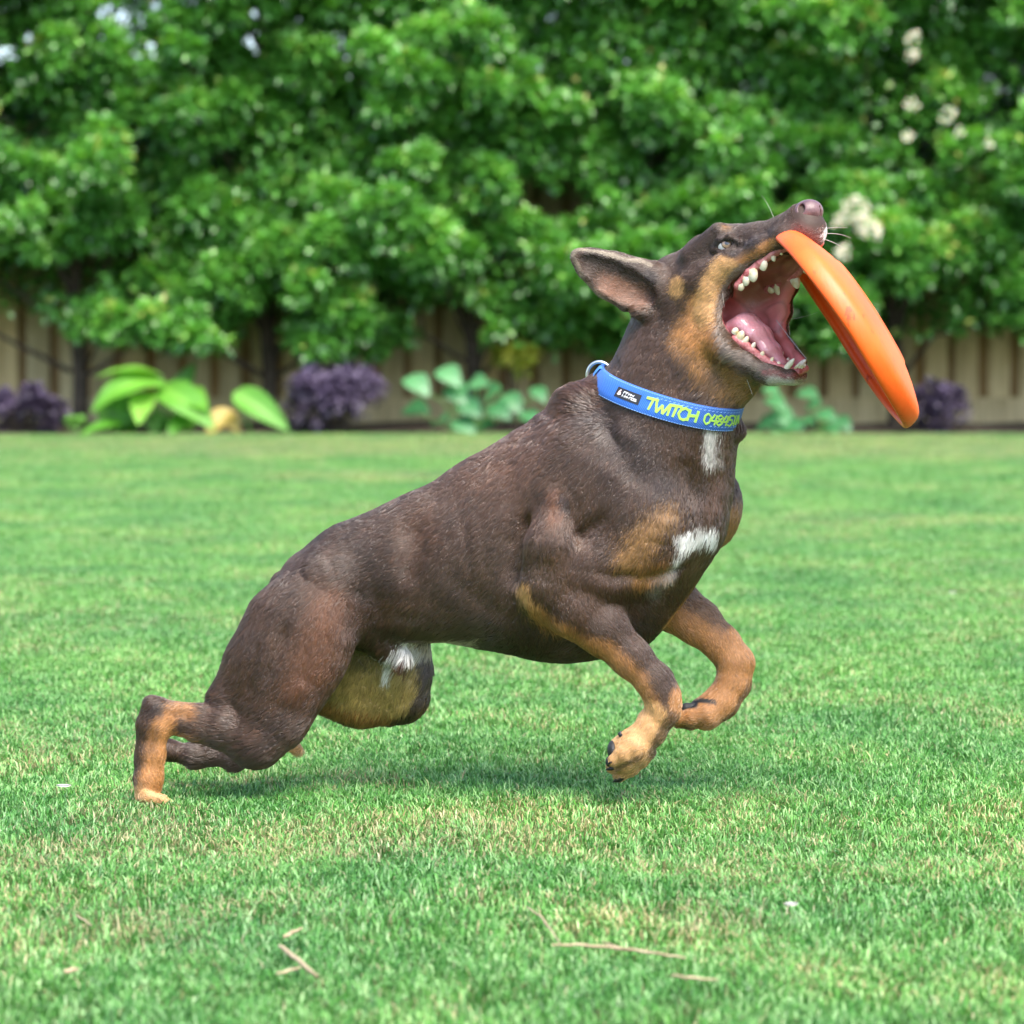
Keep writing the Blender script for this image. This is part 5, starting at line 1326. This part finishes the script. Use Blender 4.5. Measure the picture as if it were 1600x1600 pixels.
ci.inputs['Collection'].default_value = src; ci.inputs['Separate Children'].default_value = True; ci.inputs['Reset Children'].default_value = True
rv = N.new('FunctionNodeRandomValue'); rv.data_type = 'INT'; rv.inputs[4].default_value = 0; rv.inputs[5].default_value = 5
rt0 = N.new('FunctionNodeRandomValue'); rt0.data_type = 'INT'; rt0.inputs[4].default_value = 0; rt0.inputs[5].default_value = 3; rt0.inputs['Seed'].default_value = 3; rtm = N.new('ShaderNodeMath'); rtm.operation = 'MULTIPLY'; rtm.inputs[1].default_value = math.pi / 2; rt = N.new('ShaderNodeCombineXYZ'); ng.links.new(rt0.outputs[2], rtm.inputs[0]); ng.links.new(rtm.outputs[0], rt.inputs['Z'])
iop.inputs['Pick Instance'].default_value = True
L = ng.links
L.new(gi.outputs[0], iop.inputs['Points']); L.new(ci.outputs[0], iop.inputs['Instance']); L.new(rv.outputs[2], iop.inputs['Instance Index']); L.new(rt.outputs[0], iop.inputs['Rotation']); L.new(iop.outputs[0], go.inputs[0])
mod = grass.modifiers.new('scatter', 'NODES'); mod.node_group = ng

# dry stalks and scraps lying on the lawn
mstk = NT('dry_stalk'); tc = mstk.coord(); r_ = mstk.ramp(mstk.noise(60, 4, .6, tc).outputs['Fac'], [(.3, (.22, .15, .08)), (.7, (.45, .36, .23))]); mstk.l(r_.outputs['Color'], mstk.b.inputs['Base Color']); mstk.set(Roughness=.7)
def stalk_on_lawn(lines, label, group):
    tubes = []
    for pts_, r0 in lines:
        P = [onZ(u, v, .016 + .0006 * math.sin(i * 2.1)) for i, (u, v) in enumerate(pts_)]
        Q = []
        for i in range(len(P) - 1):
            for k in range(4): t = k / 4; Q.append(P[i] * (1 - t) + P[i + 1] * t + np.array((0, 0, .0004 * math.sin(7 * t + i))))
        Q.append(P[-1]); n_ = len(Q)
        tubes.append(tube_world(Q, [r0 * (.5 + .5 * math.sin(math.pi * min(1, (i + 1) / n_))) for i in range(n_)], 6))
    v, f = join_tubes(tubes); o = mesh_np('dry_stalk', v, f, (mstk.m,)); tag(o, label, 'stalk', group)
ds = 'dry stalks lying on the lawn'
stalk_on_lawn([([(862, 1477), (900, 1476), (950, 1480), (1000, 1486), (1040, 1492), (1072, 1497)], .0016), ([(940, 1472), (975, 1482), (1030, 1489)], .0010)], 'longest dry stalk, nearly level across the lawn below the front paws', ds)
stalk_on_lawn([([(823, 1417), (845, 1432), (862, 1455), (874, 1473)], .0010)], 'curved dry stalk arching down to the longest one', ds)
stalk_on_lawn([([(1050, 1524), (1080, 1528), (1122, 1531)], .0014)], 'short dry stalk to the lower right of the longest one', ds)
stalk_on_lawn([([(437, 1478), (465, 1500), (497, 1527)], .0022)], 'thick pale dry stalk slanting down beside a smaller scrap', ds)
stalk_on_lawn([([(443, 1465), (455, 1458), (472, 1450)], .0018)], 'small dry scrap just above the thick pale stalk', ds)
stalk_on_lawn([([(432, 1522), (450, 1517), (470, 1511)], .0013)], 'thin greyish scrap touching the lower side of the thick pale stalk', ds)
stalk_on_lawn([([(100, 1519), (112, 1516), (122, 1514)], .0022)], 'small brown scrap alone in the grass towards the lower left corner', ds)
stalk_on_lawn([([(118, 1430), (132, 1438), (144, 1447)], .0010)], 'short thin stalk above the small brown scrap', ds)
mpet = NT('fallen_petal').set(Base_Color=(.5, .48, .42), Roughness=.6)
for (u, v, s, lb) in [(1488, 928, .007, 'white fallen petal on the grass right of the front legs'), (100, 1232, .008, 'pale fallen petal on the grass left of the hind foot'), (1236, 1418, .006, 'cream fallen petal on the grass below and right of the front paws')]:
    c = onZ(u, v, .015); V = [c + np.array((s * x, s * y, .003 * (x * x + y * y) + .0015 * z)) for z in (0, 1) for x, y in ((-1, -.3), (-.4, -.9), (.5, -.8), (1, 0), (.4, .8), (-.6, .7))]
    F = [(0, 1, 2), (0, 2, 3), (0, 3, 4), (0, 4, 5), (8, 7, 6), (9, 8, 6), (10, 9, 6), (11, 10, 6)] + [t for i in range(6) for t in ((i, (i + 1) % 6, 6 + (i + 1) % 6), (i, 6 + (i + 1) % 6, 6 + i))]
    o = mesh_np('fallen_petal', V, F, (mpet.m,)); tag(o, lb, 'petal', 'pale petals fallen on the lawn')
